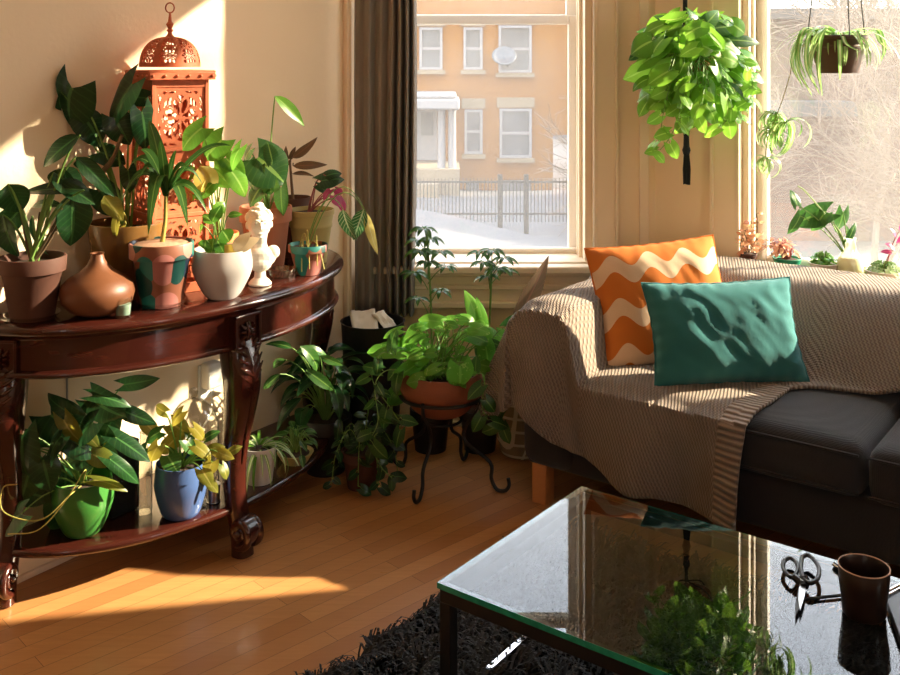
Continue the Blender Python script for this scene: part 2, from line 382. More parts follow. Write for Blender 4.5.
M['ybrick'] = brickmat('yellow_brick', (.19, .074, .007), (.22, .09, .010), (.19, .10, .03))
M['rbrick'] = brickmat('brown_brick', (.075, .043, .035), (.095, .052, .042), (.08, .055, .05))
M['stone'] = plain('window_stone', (.19, .15, .10), .8)
M['wtrim'] = plain('white_house_trim', (.2, .2, .21), .6)
M['hglass'] = plain('house_window_glass', (.08, .088, .10), .3, nz=.5, sc=2)
M['snow'] = plain('snow', (.075, .078, .087), .8, nz=.06, sc=2, bump=.3)
M['treebark'] = plain('pale_bark', (.13, .10, .078), .9, nz=.3)
M['shag'] = plain('charcoal_shag', (.018, .0175, .017), .7, nz=.7, sc=9)
M['gable'] = plain('house_door_paint', (.5, .45, .42), .6)
# ------------------------------------------------------------ the room
LO = Vector((-1.25, 2.885, 0)); LU = Vector((.57, .82, 0)).normalized(); LN = Vector((LU.y, -LU.x, 0))
A = Vector((-1.25+LU.x/LU.y*(4.12-2.885), 4.12, 0)); B = Vector((.845, 4.12, 0)); RU = Vector((.8, -.6, 0)); RV = Vector((.6, .8, 0))
Cc = B+RU*4.4; D = Cc-RV*5.0; E = A-LU*6.4
HT = 2.95
def frame(O, u, v): return lambda t, n, z: O+u*t+v*n+Vector((0, 0, z))
def wall(name, O, P, th, hole=None):
    u = (P-O); L = u.length; u.normalize(); v = Vector((-u.y, u.x, 0)); xf = frame(O, u, v); m = MB(); e = .0
    if hole:
        t0, t1, z0, z1 = hole
        m.box(-e, t0, 0, th, 0, HT, xf); m.box(t1, L+e, 0, th, 0, HT, xf); m.box(t0, t1, 0, th, 0, z0, xf); m.box(t0, t1, 0, th, z1, HT, xf)
    else: m.box(-e, L+e, 0, th, 0, HT, xf)
    struct(name, m, M['wall'], smooth=False); return xf
# outlines run clockwise seen from above, so outward normals point away from the room
L_ = A.x
xb = wall('wall_back', A, B, .30, (.06, .98, .66, 2.62))
xr = wall('wall_right', B, Cc, .14, (.365, 1.62, .70, 2.78))
xs = wall('wall_side', Cc, D, .15, (1.9, 2.45, .9, 2.5))  # opening added for warm fill light
xrear = wall('wall_rear', D, E, .15, (2.1, 2.5, 1.2, 2.6))  # opening added for soft fill light
wall('wall_left', E, A, .15)
poly = [A, B, Cc, D, E]
def slab(name, z0, z1, mat):
    m = MB(); n = len(poly); ce = sum(poly, Vector())/n
    pts = [p+(p-ce).normalized()*.0 for p in poly]
    m.add([p+Vector((0, 0, z0)) for p in pts]+[p+Vector((0, 0, z1)) for p in pts], [tuple(range(n)), tuple(range(n, 2*n))]+[(i, (i+1) % n, n+(i+1) % n, n+i) for i in range(n)])
    struct(name, m, mat, smooth=False)
slab('floor', -.12, 0, M['floor']); slab('ceiling', HT, HT+.12, M['ceil'])
portal(xb(.52, .33, 1.64), (0, -1, 0), .92, 1.96); portal(xr(1.01, .16, 1.65), -RV, 1.2, 1.9); portal(xs(2.17, .16, 1.7), (-.8, .6, 0), .55, 1.6)
_u = (E-D).normalized(); portal(xrear(2.3, .16, 1.9), (_u.y, -_u.x, 0), .4, 1.4)
# baseboards and picture trims
m = MB(); xl = frame(E, LU, -LN); ll = (A-E).length
m.box(0, ll, -.018, 0, 0, .13, xl); m.box(0, ll, -.026, 0, 0, .02, xl); m.box(0, ll, -.024, 0, .125, .14, xl); struct('baseboard_left', m, M['trim'], bevel=.004)
m = MB(); m.box(0, 1.23, -.018, 0, 0, .13, xb); m.box(0, 1.23, -.024, 0, .12, .14, xb); m.box(0, 1.23, -.03, 0, 0, .02, xb); struct('baseboard_back', m, M['trim'], bevel=.004)
m = MB(); m.box(0, 4.4, -.018, 0, 0, .13, xr); struct('baseboard_right', m, M['trim'], bevel=.004)
m = MB(); m.box(ll-.075, ll-.02, -.022, 0, .14, HT, xl); m.box(ll-.06, ll-.045, -.03, 0, .14, HT, xl); struct('trim_1', m, M['trim'], bevel=.004)
# window_1 (back)
def casing(m, xf, t0, t1, z0, z1, wd, right=True, left=True):
    for a, b in ([(t0-wd, t0)] if left else [])+([(t1, t1+wd)] if right else []):
        m.box(a, b, -.02, 0, z0, z1+wd, xf); m.box(a, a+.014, -.026, 0, z0, z1+wd, xf); m.box(b-.012, b, -.028, 0, z0, z1+wd, xf)
    m.box(t0, t1, -.02, 0, z1, z1+wd, xf)
w1 = sempty('window_1', xb(.52, .1, .66))
m = MB(); casing(m, xb, .06, .98, .66, 2.62, .10, left=False)
m.box(1.17, 1.21, -.010, 0, .14, HT, xb)
obj('window_casing', m, M['trim'], w1, bevel=.003)
m = MB(); m.box(.06, 1.02, -.075, .0, .632, .662, xb); m.box(.06, .98, 0, .29, .64, .668, xb); m.box(.06, 1.0, -.05, 0, .615, .632, xb); obj('window_sill', m, M['trim'], w1, bevel=.008, seg=3)
m = MB(); m.box(.06, 1.0, -.02, 0, .49, .615, xb); m.box(.06, 1.0, -.034, 0, .56, .58, xb); m.box(.06, 1.0, -.04, 0, .485, .51, xb); obj('window_apron', m, M['trim'], w1, bevel=.005)
m = MB(); m.box(.06, .09, .02, .28, .668, 2.62, xb); m.box(.95, .98, .02, .28, .668, 2.62, xb); m.box(.09, .95, .02, .28, 2.59, 2.62, xb); m.box(.935, .95, .10, .13, .668, 2.59, xb); m.box(.935, .95, .16, .185, .668, 2.59, xb); obj('window_jamb', m, M['trim'], w1, bevel=.003)
def sash(xf, par, t0, t1, z0, z1, n0, sw=.05, rb=.06, rt=.045, film=.3, dn=.035):
    m = MB(); m.box(t0, t0+sw, n0, n0+dn, z0, z1, xf); m.box(t1-sw, t1, n0, n0+dn, z0, z1, xf); m.box(t0+sw, t1-sw, n0, n0+dn, z0, z0+rb, xf); m.box(t0+sw, t1-sw, n0, n0+dn, z1-rt, z1, xf)
    s = obj('sash', m, M['sash'], par, smooth=True, bevel=.006, seg=3)
    m = MB(); m.box(t0+sw-.005, t1-sw+.005, n0+.015, n0+.02, z0+rb-.005, z1-rt+.005, xf); obj('pane', m, M['pane'], s, smooth=False)
    return s
sash(xb, w1, .09, .95, .668, 1.695, .215, .045, .015, .04); sash(xb, w1, .09, .95, 1.66, 2.59, .25, .05, .04, .05)
M['film1'] = filmmat('cloudy_film', .14, (1, .93, .84)); M['film2'] = filmmat('cloudy_film_right', .072, (.98, .93, .88))
def film(xf, par, t0, t1, z0, z1, n0, mat, wr):
    # stretched plastic film, creased at the corners
    vs = []; fs = []; nx, nz = 60, 90
    for i in range(nx+1):
        for j in range(nz+1):
            a, b = i/nx, j/nz; t = lerp(t0, t1, a); z = lerp(z0, z1, b)
            e = 0
            for ca, cb in ((0, 0), (1, 0)):
                dx = (a-ca)*(t1-t0); dz = (b-cb)*(z1-z0); r = math.hypot(dx, dz)
                e += math.exp(-r/.10)*math.sin(math.atan2(abs(dz), abs(dx)+1e-4)*22)*r
            vs.append(xf(t, n0+e*wr, z))
    for i in range(nx):
        for j in range(nz): q = i*(nz+1)+j; fs.append((q, q+1, q+nz+2, q+nz+1))
    obj('window_film', MB().add(vs, fs), mat, par)
film(xb, w1, .088, .952, .69, 2.58, .15, M['film1'], .15)
m = MB(); m.box(.09, .95, .185, .215, .668, .69, xb); obj('stop_bead', m, M['sash'], w1, bevel=.003)
# window_2 (right, behind the sofa)
w2 = sempty('window_2', xr(.96, .1, .70))
m = MB(); casing(m, xr, .365, 1.62, .70, 2.78, .12); obj('window_casing', m, M['trim'], w2, bevel=.003)
m = MB(); m.box(.2, 1.8, -.03, 0, .672, .70, xr); m.box(.365, 1.62, 0, .135, .68, .70, xr); obj('window_sill', m, M['trim'], w2, bevel=.006)
m = MB(); m.box(.365, .39, .01, .13, .70, 2.78, xr); m.box(1.595, 1.62, .01, .13, .70, 2.78, xr); m.box(.39, 1.595, .01, .13, 2.75, 2.78, xr); m.box(.39, .40, .04, .06, .7, 2.75, xr); obj('window_jamb', m, M['trim'], w2, bevel=.003)
sash(xr, w2, .39, 1.595, .70, 2.75, .09, .045, .035, .05)
film(xr, w2, .392, 1.593, .705, 2.745, .078, M['film2'], .1)
# unseen windows added behind the camera to let in fill light
w3 = sempty('fill_window_rear', xrear(2.7, .05, .3))
m = MB(); m.box(2.1, 2.15, .03, .1, 1.2, 2.6, xrear); m.box(2.45, 2.5, .03, .1, 1.2, 2.6, xrear); m.box(2.15, 2.45, .03, .1, 1.2, 1.26, xrear); m.box(2.15, 2.45, .03, .1, 2.54, 2.6, xrear); obj('window_frame', m, M['sash'], w3)
m = MB(); m.box(2.15, 2.45, .06, .065, 1.26, 2.54, xrear); obj('pane', m, M['pane'], w3, smooth=False)
w4 = sempty('fill_window_side', xs(2.7, .05, .4))
m = MB(); m.box(1.9, 1.95, .03, .1, .9, 2.5, xs); m.box(2.4, 2.45, .03, .1, .9, 2.5, xs); m.box(1.95, 2.4, .03, .1, .9, .96, xs); m.box(1.95, 2.4, .03, .1, 2.44, 2.5, xs); obj('window_frame', m, M['sash'], w4)
m = MB(); m.box(1.95, 2.4, .06, .065, .96, 2.44, xs); obj('pane', m, M['pane'], w4, smooth=False)
# wall outlet with white adapter
p = LO+LU*((3.463-2.885)/.82); xo = frame(p, LU, LN)
t = thing('power_adapter', 'white plug-in power adapter on the wall under the console table', 'adapter', xo(0, .004, .36))
m = MB(); m.box(-.035, .035, 0, .008, .33, .45, xo); obj('wall_plate', m, M['whitepl'], t, bevel=.003)
m = MB(); m.rbox(-.03, .035, .008, .05, .37, .46, .01, xo, n=2); obj('adapter_body', m, M['whitepl'], t)
m = MB(); m.tube(smoothpath([xo(.0, .03, .37), xo(-.03, .06, .30), xo(-.06, .03, .22), xo(-.05, .03, .17)]), .003, 6); obj('cable', m, M['whitepl'], t)
p2 = LO+LU*.155; xo2 = frame(p2, LU, LN); m = MB(); m.tube([xo2(0, .008, .72), xo2(.004, .008, .5), xo2(0, .01, .3), xo2(.01, .012, .02)], .003, 6)
tag(obj('wall_cable', m, plain('grey_cable', (.3, .27, .24), .6)), 'thin grey cable running down the wall under the console table', 'cable')
# ------------------------------------------------------------ outside
random.seed(5)
m = MB(); nx, ny = 90, 70; vs = []; fs = []
for i in range(nx+1):
    for j in range(ny+1):
        x = -14+i*50/nx; y = 5.5+j*54.5/ny
        z = -2.05+.25*noise.noise(Vector((x*.25, y*.3, 0)))+.8*math.exp(-((y-18.5)/2.2)**2)*sst((3.0-x)/5)*(1 if y < 26 else .3)
        vs.append((x, y, z))
for i in range(nx):
    for j in range(ny): q = i*(ny+1)+j; fs.append((q, q+ny+1, q+ny+2, q+1))
o = struct('ground_snow', m.add(vs, fs), M['snow'])
def hwin(par, x0, x1, z0, z1, y, split=True):
    f = MB(); b = .07
    for a in ((x0-b, x0, z0-b, z1+b), (x1, x1+b, z0-b, z1+b), (x0, x1, z0-b, z0), (x0, x1, z1, z1+b)): f.box(a[0], a[1], y-.1, y+.02, a[2], a[3])
    f.box(x0, x1, y-.06, y+.02, (z0+z1)/2-.035, (z0+z1)/2+.035)
    o = obj('window', f, M['wtrim'], par, smooth=False); g = MB(); g.box(x0, x1, y-.03, y+.02, z0, z1); obj('pane', g, M['hglass'], o, smooth=False)
    s = MB(); s.box(x0-.15, x1+.15, y-.16, y+.02, z0-.2, z0-.08); obj('stone_sill', s, M['stone'], par, smooth=False)
    s = MB(); s.box(x0-.15, x1+.15, y-.08, y+.02, z1+.1, z1+.38); obj('stone_lintel', s, M['stone'], par, smooth=False)
def X(px, d=28): return (px-450)*d/1000
def Z(py, d=28): return 1.5-(py-60)*d/1000
h = thing('town_house', 'yellow brick two-storey house across the street with white sash windows and a porch', 'house', (-1, 30, -2))
m = MB(); m.box(X(330), X(553), 28, 36, -2.2, 8.5); obj('brick_wall', m, M['ybrick'], h, smooth=False)
for a in ((422, 440, 30, 67), (466, 480, 30, 67), (501, 529, 28, 70), (467, 480, 112, 151), (502, 529, 111, 155), (380, 400, 30, 67), (350, 368, 30, 67)): hwin(h, X(a[0]), X(a[1]), Z(a[3]), Z(a[2]), 28)
m = MB(); m.box(X(501), X(530), 27.9, 28.1, Z(199), Z(180)); obj('basement_window', m, M['hglass'], h, smooth=False); m = MB(); m.box(X(466), X(479), 27.9, 28.1, Z(196), Z(182)); obj('basement_window', m, M['hglass'], h, smooth=False)
m = MB(); m.box(X(395), X(459), 25.8, 28, Z(106), Z(96)); m.box(X(398), X(456), 26, 28, Z(96), Z(91)); obj('porch_roof', m, M['wtrim'], h, bevel=.05)
for px in (442, 452, 404): m = MB(); m.lathe([(.13, Z(184)), (.11, Z(180)), (.1, Z(108)), (.14, Z(106))], (X(px), 26.2, 0), 12); obj('porch_column', m, M['wtrim'], h)
m = MB(); m.box(X(417), X(437), 27.9, 28.05, Z(160), Z(108)); o = obj('door', m, M['wtrim'], h, smooth=False); m = MB(); m.box(X(421), X(433), 27.86, 28.0, Z(135), Z(112)); obj('door_glass', m, M['hglass'], o, smooth=False)
m = MB(); m.box(X(395), X(459), 25.9, 28, -2.1, Z(161)); m.box(X(415), X(440), 25.2, 25.9, -2.1, Z(172)); obj('porch_steps', m, M['stone'], h, smooth=False)
h = thing('brown_house', 'brown brick row house across the street beyond the bare trees', 'house', (8, 19.5, -2))
m = MB(); m.box(6.1, 16, 19.5, 27, -2.2, 2.3); obj('brick_wall', m, M['rbrick'], h, smooth=False)
m = MB(); m.box(6.2, 7.6, 18.6, 19.5, .45, .72); obj('porch_roof', m, M['snow'], h, smooth=False)
m = MB(); m.box(6.0, 16.1, 19.3, 27, 2.3, 2.5); obj('cornice', m, M['snow'], h, smooth=False)
h = thing('orange_house', 'orange brick building glimpsed in the gap beside the yellow house', 'house', (5, 46, -2))
m = MB(); m.box(2.6, 12, 46, 52, -2.2, 14); obj('brick_wall', m, M['ybrick'], h, smooth=False)
t = thing('satellite_dish', 'grey satellite dish on the yellow house between upper windows', 'satellite dish', (X(500), 27.6, Z(62)))
m = MB(); R = Matrix.Rotation(math.radians(-60), 3, 'X') @ Matrix.Identity(3)
m.lathe([(0, .0), (.12, .01), (.24, .05), (.33, .11)], n=24, cap=False, xf=lambda v: Vector((X(503), 27.5, Z(58)))+Matrix.Rotation(math.radians(50), 3, 'X') @ v); obj('dish', m, M['hglass'], t, solid=.03)
m = MB(); m.tube([(X(503), 27.5, Z(60)), (X(508), 28.02, Z(66))], .03, 6); obj('bracket', m, M['iron'], t)
f = thing('iron_fence', 'black iron picket fence in the snow before the yellow house', 'fence', (0, 20.8, -2))
FY = 21
m = MB()
for k in range(110):
    x = -2.2+k*.075; m.box(x-.009, x+.009, FY-.01, FY+.01, -1.9, -.98)
m.box(-2.2, 6, FY-.015, FY+.015, -1.08, -1.04); m.box(-2.2, 6, FY-.015, FY+.015, -1.75, -1.71); obj('picket_panel', m, M['black'], f, smooth=False)
for x in (-1.5, 1.05, 1.6, 4.2): m = MB(); m.box(x-.05, x+.05, FY-.05, FY+.05, -2.2, -.9); obj('fence_post', m, M['black'], f, smooth=False)
def tree(loc, hgt, seed, label, depth=6, r0=.13, spread=.55):
    random.seed(seed); tr = MB()
    def br(p, d, L, r, k):
        if k == 0 or r < .0022: return
        pts = [p]; q = p.copy(); dd = d.copy()
        for i in range(4):
            dd = (dd+Vector((random.gauss(0, .16), random.gauss(0, .16), random.gauss(.03, .1)))).normalized(); q = q+dd*L/4; pts.append(q.copy())
        tr.tube(pts, [lerp(r, r*.62, i/4) for i in range(5)], 5 if k > 2 else 3, cap=False)
        for i in range(3 if k > 1 else 2):
            nd = (dd+Vector((random.gauss(0, spread), random.gauss(0, spread), random.gauss(0, spread*.7)))).normalized(); br(pts[random.choice((2, 3, 4))], nd, L*random.uniform(.62, .85), r*.66, k-1)
        br(q, dd, L*.8, r*.7, k-1)
    br(Vector(loc), Vector((.05, 0, 1)), hgt*.3, r0, depth)
    tag(obj('bare_tree', tr, M['treebark']), label, 'tree', 'bare trees outside the right window')
tree((4.9, 11.5, -2), 6.5, 3, 'bare pale tree standing nearest outside the right window', 7, .05, .6)
tree((6.4, 15, -2), 8, 8, 'bare pale tree behind the nearest one outside the right window', 7, .06, .6)
tree((3.9, 15.5, -2), 4.5, 11, 'low bare tree at the left edge of the right window', 6, .04, .65)
tree((5.3, 10.0, -2), 4.5, 21, 'tangled bare shrub low outside the right window', 7, .035, .7)
# unseen tree added off to the right: its crown dapples the light falling high on the left wall
random.seed(77); tr = MB()
def twig(p, d, L, r, k):
    if k == 0: return
    pts = [p]; q = p.copy(); dd = d.copy()
    for i in range(4): dd = (dd+Vector((random.gauss(0, .15), random.gauss(0, .15), random.gauss(0, .1)))).normalized(); q = q+dd*L/4; pts.append(q.copy())
    tr.tube(pts, [lerp(r, r*.65, i/4) for i in range(5)], 4, cap=False)
    for i in range(3): twig(pts[random.choice((2, 3, 4))], (dd+Vector((random.gauss(0, .6), random.gauss(0, .6), random.gauss(0, .5)))).normalized(), L*random.uniform(.6, .85), r*.66, k-1)
    twig(q, dd, L*.8, r*.7, k-1)
tr.tube([(9.6, 7.9, -2), (9.55, 7.8, 2), (9.5, 7.2, 5.3)], [.12, .10, .08], 8)
for k in range(2): twig(Vector((9.5, 7.2, 5.3)), Vector((random.uniform(-.3, .3), -1, .15+k*.35)).normalized(), 1.1, .022, 5)
tag(obj('bare_tree', tr, M['treebark']), 'leaning bare tree added outside the frame to dapple the sun on the wall', 'tree', 'bare trees outside the right window')
# ------------------------------------------------------------ sofa
SO = Vector((.27, 3.37, 0))
def SP(t, v, z): return SO+RU*t+RV*v+Vector((0, 0, z))
random.seed(1)
sofa = thing('sofa', 'charcoal grey three-seat sofa with orange wooden legs by the right window', 'sofa', SP(1.05, .4, 0))
SL = 2.15
m = MB(); m.rbox(-.03, SL, .02, .84, .13, .30, .02, SP); obj('base_frame', m, M['sofa'], sofa)
m = MB(); m.rbox(-.045, .165, .0, .84, .13, .668, .05, SP, n=8); obj('arm', m, M['sofa'], sofa)
m = MB(); m.rbox(SL-.17, SL+.04, .0, .84, .13, .668, .05, SP, n=8); obj('arm', m, M['sofa'], sofa)
m = MB(); m.rbox(.10, SL-.1, .60, .85, .25, .712, .06, SP, n=10); obj('back_frame', m, M['sofa'], sofa)
wd = (SL-.17-.165)/2
for k in range(2):
    a = .168+k*wd+.002
    m = MB(); m.rbox(a, a+wd-.006, -.01, .62, .29, .445, .045, SP, crown=.018, n=14); c = obj('seat_cushion', m, M['sofa'], sofa)
    m = MB(); m.tube([SP(a+.01, -.008, .42), SP(a+wd-.016, -.008, .42)], .004, 6); m.tube([SP(a+.01, -.009, .315), SP(a+wd-.016, -.009, .315)], .004, 6); obj('piping', m, M['sofa'], c)
for k in range(2):
    a = .168+k*wd+.004
    m = MB(); m.rbox(a, a+wd-.01, .50, .66, .44, .70, .06, lambda x, y, z: SP(x, y+(z-.45)*.22, z), crown=.01, n=12, side=.01); obj('back_cushion', m, M['sofa'], sofa)
for t, v in ((.02, .05), (SL-.03, .05), (.02, .78), (SL-.03, .78), (SL/2, .05)):
    m = MB(); m.box(t-.028, t+.028, v-.028, v+.028, 0, .135, SP); obj('leg', m, M['legwood'], sofa, bevel=.004)
# knitted throw
def armh(t): return sst((.215-t)/.07)
def H(t, v):
    vv = min(max(v, 0), .86); tt = max(t, -.05)
    seat = .462+.012*math.sin(min(1, max(0, vv/.6))*PI)
    a = armh(tt)*sst((.02+vv)/.03+.7)*(.690-seat-.02*((tt-.06)/.1)**2)
    b = (sst((vv-.40)/.24)**.62)*(.742-seat) if vv > .40 else 0
    h = seat+max(a, b)+.25*min(a, b)*(1 if a < b else .2)*0
    return h
def wob(p, q): return .006*noise.noise(Vector((p*5, q*5, 3)))+.003*noise.noise(Vector((p*14, q*14, 1)))
T0 = -.062
def cloth(p, q):
    a = max(0, T0-p); b = max(0, -q); t = max(p, T0); v = min(max(q, 0), .88)
    h = H(t, v)
    # keep a rounded shoulder at the arm and front edges
    ed = .04
    fall = 0
    if p < T0+.05: h -= .03*(1-(max(p, T0)-T0)/.05)**2
    if q < .05: h -= .018*(1-max(q, 0)/.05)**2
    if q > .84: h -= .02*((min(q, .88)-.84)/.04)**2
    back = max(0, q-.88)
    drop = math.hypot(a, b)+back*.9
    z = h-drop
    th = math.atan2(b, a) if drop > 0 else 0
    if a > 0 and b > 0:
        fl = .05+.38*drop
        dt = math.cos(th)*(.012+.34*a)*1.0+.03*math.sin(th*6)*drop*2; dv = math.sin(th)*(.03+.10*b)
    else: dt = (.012+.34*a) if a > 0 else 0; dv = (.028+.03*math.sin(p*17+1)*min(1, b/.2)*.9+.012*b) if b > 0 else 0
    if b > 0 and a == 0: dt += .012*math.sin(p*11)*b*3
    if a > 0 and b == 0: dv = .02*math.sin(q*14)*min(1, a/.1); dt += .035*math.sin(q*12+2)*min(1, a/.2)
    if q > .88: v = .872
    w_ = wob(p, q)*(1 if drop == 0 else 2.5)
    return SP(t-dt, v-dv, z+(w_ if drop == 0 else 0))+(-RV*abs(w_) if drop and b > 0 else Vector())
th_ = thing('knitted_throw', 'taupe ribbed knit throw draped over the sofa arm, back and seat', 'throw', SP(.4, .3, .47))
m = MB()
def hem(p):
    z = interp(p, [-.40, -.30, -.2, -.10, -.06, .02, .12, .26, .38, .46, .55, .78], [.50, .40, .36, .40, .36, .31, .245, .20, .152, .165, .155, .125])
    if p < T0: return -max(.03, .30*math.sqrt(max(0, 1-((T0-p)/.36)**2)))
    return -(H(p, 0)-.018-z)
def sheet(P0, P1, npn, qs, qe, nq, fl):
    vs = []; fs = []; at = []
    for i in range(npn+1):
        p = lerp(P0, P1, i/npn); a, b = qs(p), qe(p)
        prev = None; acc = a if a < .2 else 0.28
        for j in range(nq+1):
            q = lerp(a, b, j/nq); sk = (.035*sst((.25-q)/.4)-.0)*sst((p-.4)/.36)
            c_ = cloth(p-sk, q); acc += (c_-prev).length if prev else 0; prev = c_; vs.append(c_); at.append((p, acc, fl(p, q)))
    for i in range(npn):
        for j in range(nq): k = i*(nq+1)+j; fs.append((k, k+nq+1, k+nq+2, k+1))
    return vs, fs, at
v_, f_, a_ = sheet(-.42, .78, 110, hem, lambda p: .28, 70, lambda p, q: 1.0 if p > .70 else 0.0); m.add(v_, f_, a_)
obj('draped_front', m, M['knit'], th_, solid=.010)
m = MB()
def qb(p): return interp(p, [.78, .82, .9, 1.1, 2.3], [.28, .335, .37, .42, .45])
v_, f_, a_ = sheet(-.42, 2.0, 200, qb, lambda p: .98, 72, lambda p, q: 0.0); m.add(v_, f_, a_)
obj('draped_back', m, M['knit'], th_, solid=.010)
# cushions
def pillow(name, label, c, ax, ay, w_, h_, th, mat, crease=0, seed=0, bow=.05):
    ax = Vector(ax).normalized(); az = ax.cross(Vector(ay)).normalized(); ay = az.cross(ax)
    t = thing(name, label, 'cushion', Vector(c)-ay*h_/2, None); n = 44; m = MB()
    for sgn in (1, -1):
        vs = []; at = []; fs = []
        for i in range(n+1):
            for j in range(n+1):
                x = -1+2*i/n; y = -1+2*j/n
                f = ((1-abs(x)**2.6)*(1-abs(y)**2.6)); f = max(0, f)**.5
                pin = 1-bow*(1-abs(x)**2)*abs(y)**3; pix = 1-bow*(1-abs(y)**2)*abs(x)**3
                dz = sgn*th*.5*f
                nz = noise.noise(Vector((x*2.2+seed, y*2.2, sgn)))*.012+crease*noise.noise(Vector((x*7+y*3+seed, y*2.5, sgn*3)))*f
                edge = crease*.8*math.sin(x*30+seed)*(abs(y)**8)*(1-abs(x)**4)+crease*.6*math.sin(y*24)*(abs(x)**8)*(1-abs(y)**4)
                X_ = x*w_/2*pix; Y_ = y*h_/2*pin
                vs.append(Vector(c)+ax*X_+ay*Y_+az*(dz+(nz if f > 0 else 0)*min(1, f*2)+edge)); at.append((X_, Y_, 0))
        for i in range(n):
            for j in range(n):
                k = i*(n+1)+j; q = (k, k+n+1, k+n+2, k+1); fs.append(q if sgn > 0 else q[::-1])
        m.add(vs, fs, at)
    obj('cushion_cover', m, mat, t)
    m = MB(); pts = []
    N = 30
    for s_, fn in enumerate((lambda u: (u, -1), lambda u: (1, u), lambda u: (-u, 1), lambda u: (-1, -u))):
        for k in range(N):
            x, y = fn(-1+2*k/N); pin = 1-bow*(1-abs(x)**2)*abs(y)**3; pix = 1-bow*(1-abs(y)**2)*abs(x)**3
            edge = crease*.8*math.sin(x*30+seed)*(abs(y)**8)*(1-abs(x)**4)+crease*.6*math.sin(y*24)*(abs(x)**8)*(1-abs(y)**4)
            pts.append(Vector(c)+ax*x*w_/2*pix+ay*y*h_/2*pin+az*edge)
    m.tube(pts, .0035, 6, closed=True); obj('seam', m, mat, t)
    return t
pillow('throw_cushion', 'square orange cushion with cream wavy stripes behind the teal one', (.735, 3.47, .660), (.985, .10, .085), (-.12, .42, .9), .47, .43, .15, M['chev'], .004, 2)
pillow('throw_cushion', 'rectangular teal cotton cushion leaning in front of the orange patterned one', (.888, 3.24, .620), (.99, .06, .025), (-.05, .42, .9), .50, .335, .15, M['teal'], .007, 7, .07)
# ------------------------------------------------------------ glass coffee table
CO = Vector((-.0283, 2.174, 0)); CV = Vector((.61, .79, 0)).normalized()
def CP(t, v, z): return CO+RU*t+CV*v+Vector((0, 0, z))
ct = thing('coffee_table', 'rectangular glass-topped coffee table with black steel frame on shaggy rug', 'coffee table', CP(.65, .28, 0))
CL, CW = 1.45, .62
def plate(x0, x1, y0, y1, z0, z1, xf): m = MB(); m.box(x0, x1, y0, y1, z0, z1, xf); return m
m = MB(); m.add([CP(0, 0, .365), CP(CL, 0, .365), CP(CL, CW, .365), CP(0, CW, .365)], [(0, 1, 2, 3)]); obj('glass_top', m, M['topglass'], ct, smooth=False)
e = MB(); z0, z1 = .352, .3645
for a in ((0, CL, 0, .002), (0, CL, CW-.002, CW), (0, .002, 0, CW), (CL-.002, CL, 0, CW)): e.box(a[0], a[1], a[2], a[3], z0, z1, CP)
obj('polished_edge', e, M['tglassedge'], ct, smooth=False)
e = MB(); bw = .014
for a in ((.002, CL-.002, .002, bw), (.002, CL-.002, CW-bw, CW-.002), (.002, bw, bw, CW-bw), (CL-bw, CL-.002, bw, CW-bw)): e.box(a[0], a[1], a[2], a[3], .359, .364, CP)
obj('bevelled_rim', e, glassy('bevel_glass', (.7, .8, .78), 5), ct, smooth=False)
e = MB(); b = .028; o_ = .004
for a in ((o_, CL-o_, o_, o_+b), (o_, CL-o_, CW-b-o_, CW-o_), (o_, o_+b, o_+b, CW-b-o_), (CL-b-o_, CL-o_, o_+b, CW-b-o_)): e.box(a[0], a[1], a[2], a[3], .322, .3515, CP)
obj('top_rail', e, M['iron'], ct, bevel=.002)
for t in (o_, CL-b-o_):
    for v in (o_, CW-b-o_):
        e = MB(); e.box(t, t+b, v, v+b, .025, .322, CP); obj('leg', e, M['iron'], ct, bevel=.002)
# rug
rug = thing('shag_rug', 'dark charcoal shaggy rug under the glass coffee table', 'rug', (.6, 2.2, 0))
RO = Vector((-.27, 2.41, 0))+CV*-.7
def RP(t, v, z): return RO+RU*t+CV*v+Vector((0, 0, z))
m = MB(); m.box(0.02, 2.4, 0, 1.68, .001, .012, RP); obj('backing', m, M['shag'], rug, smooth=False)
random.seed(9); m = MB(); vs = []; fs = []
for k in range(34000):
    t = random.uniform(.01, 1.75); v = random.uniform(.1, 1.68)
    if k < 1600: t = random.uniform(0, .03)
    P = RP(t, v, .01)
    if P.x/P.y > .52 or P.x/P.y < -.2: continue
    g = noise.noise(Vector((t*9, v*9, 0)))*3.5+random.gauss(0, .7); d = Vector((math.cos(g), math.sin(g), 0)); ln = random.uniform(.04, .068); tl = random.uniform(.45, 1.2); s_ = Vector((-d.y, d.x, 0))*random.uniform(.0018, .0035)
    p1 = P+Vector((0, 0, ln*.55))+d*ln*.18*tl; p2 = p1+Vector((0, 0, ln*.25))+d*ln*.45*tl; p3 = p2+d*ln*.3*tl-Vector((0, 0, ln*.12*tl)); n = len(vs)
    vs += [P-s_, P+s_, p1-s_, p1+s_, p2-s_, p2+s_, p3]; fs += [(n, n+1, n+3, n+2), (n+2, n+3, n+5, n+4), (n+4, n+5, n+6)]
m.add(vs, fs, [(0, 0, 0)]*len(vs)); o = obj('shag_pile', m, M['shag'], rug); o['kind'] = 'stuff'
a_, b_ = Vector((.09, 2.38, .052)), Vector((.215, 2.54, .058)); dd_ = (b_-a_).normalized(); sd_ = Vector((dd_.y, -dd_.x, 0))*.007
m = MB(); m.add([a_-sd_, a_+sd_, b_+sd_, b_-sd_]+[v-Vector((0, 0, .012)) for v in (a_-sd_, a_+sd_, b_+sd_, b_-sd_)], [(0, 1, 2, 3), (4, 5, 6, 7)]+[(i, (i+1) % 4, 4+(i+1) % 4, 4+i) for i in range(4)])
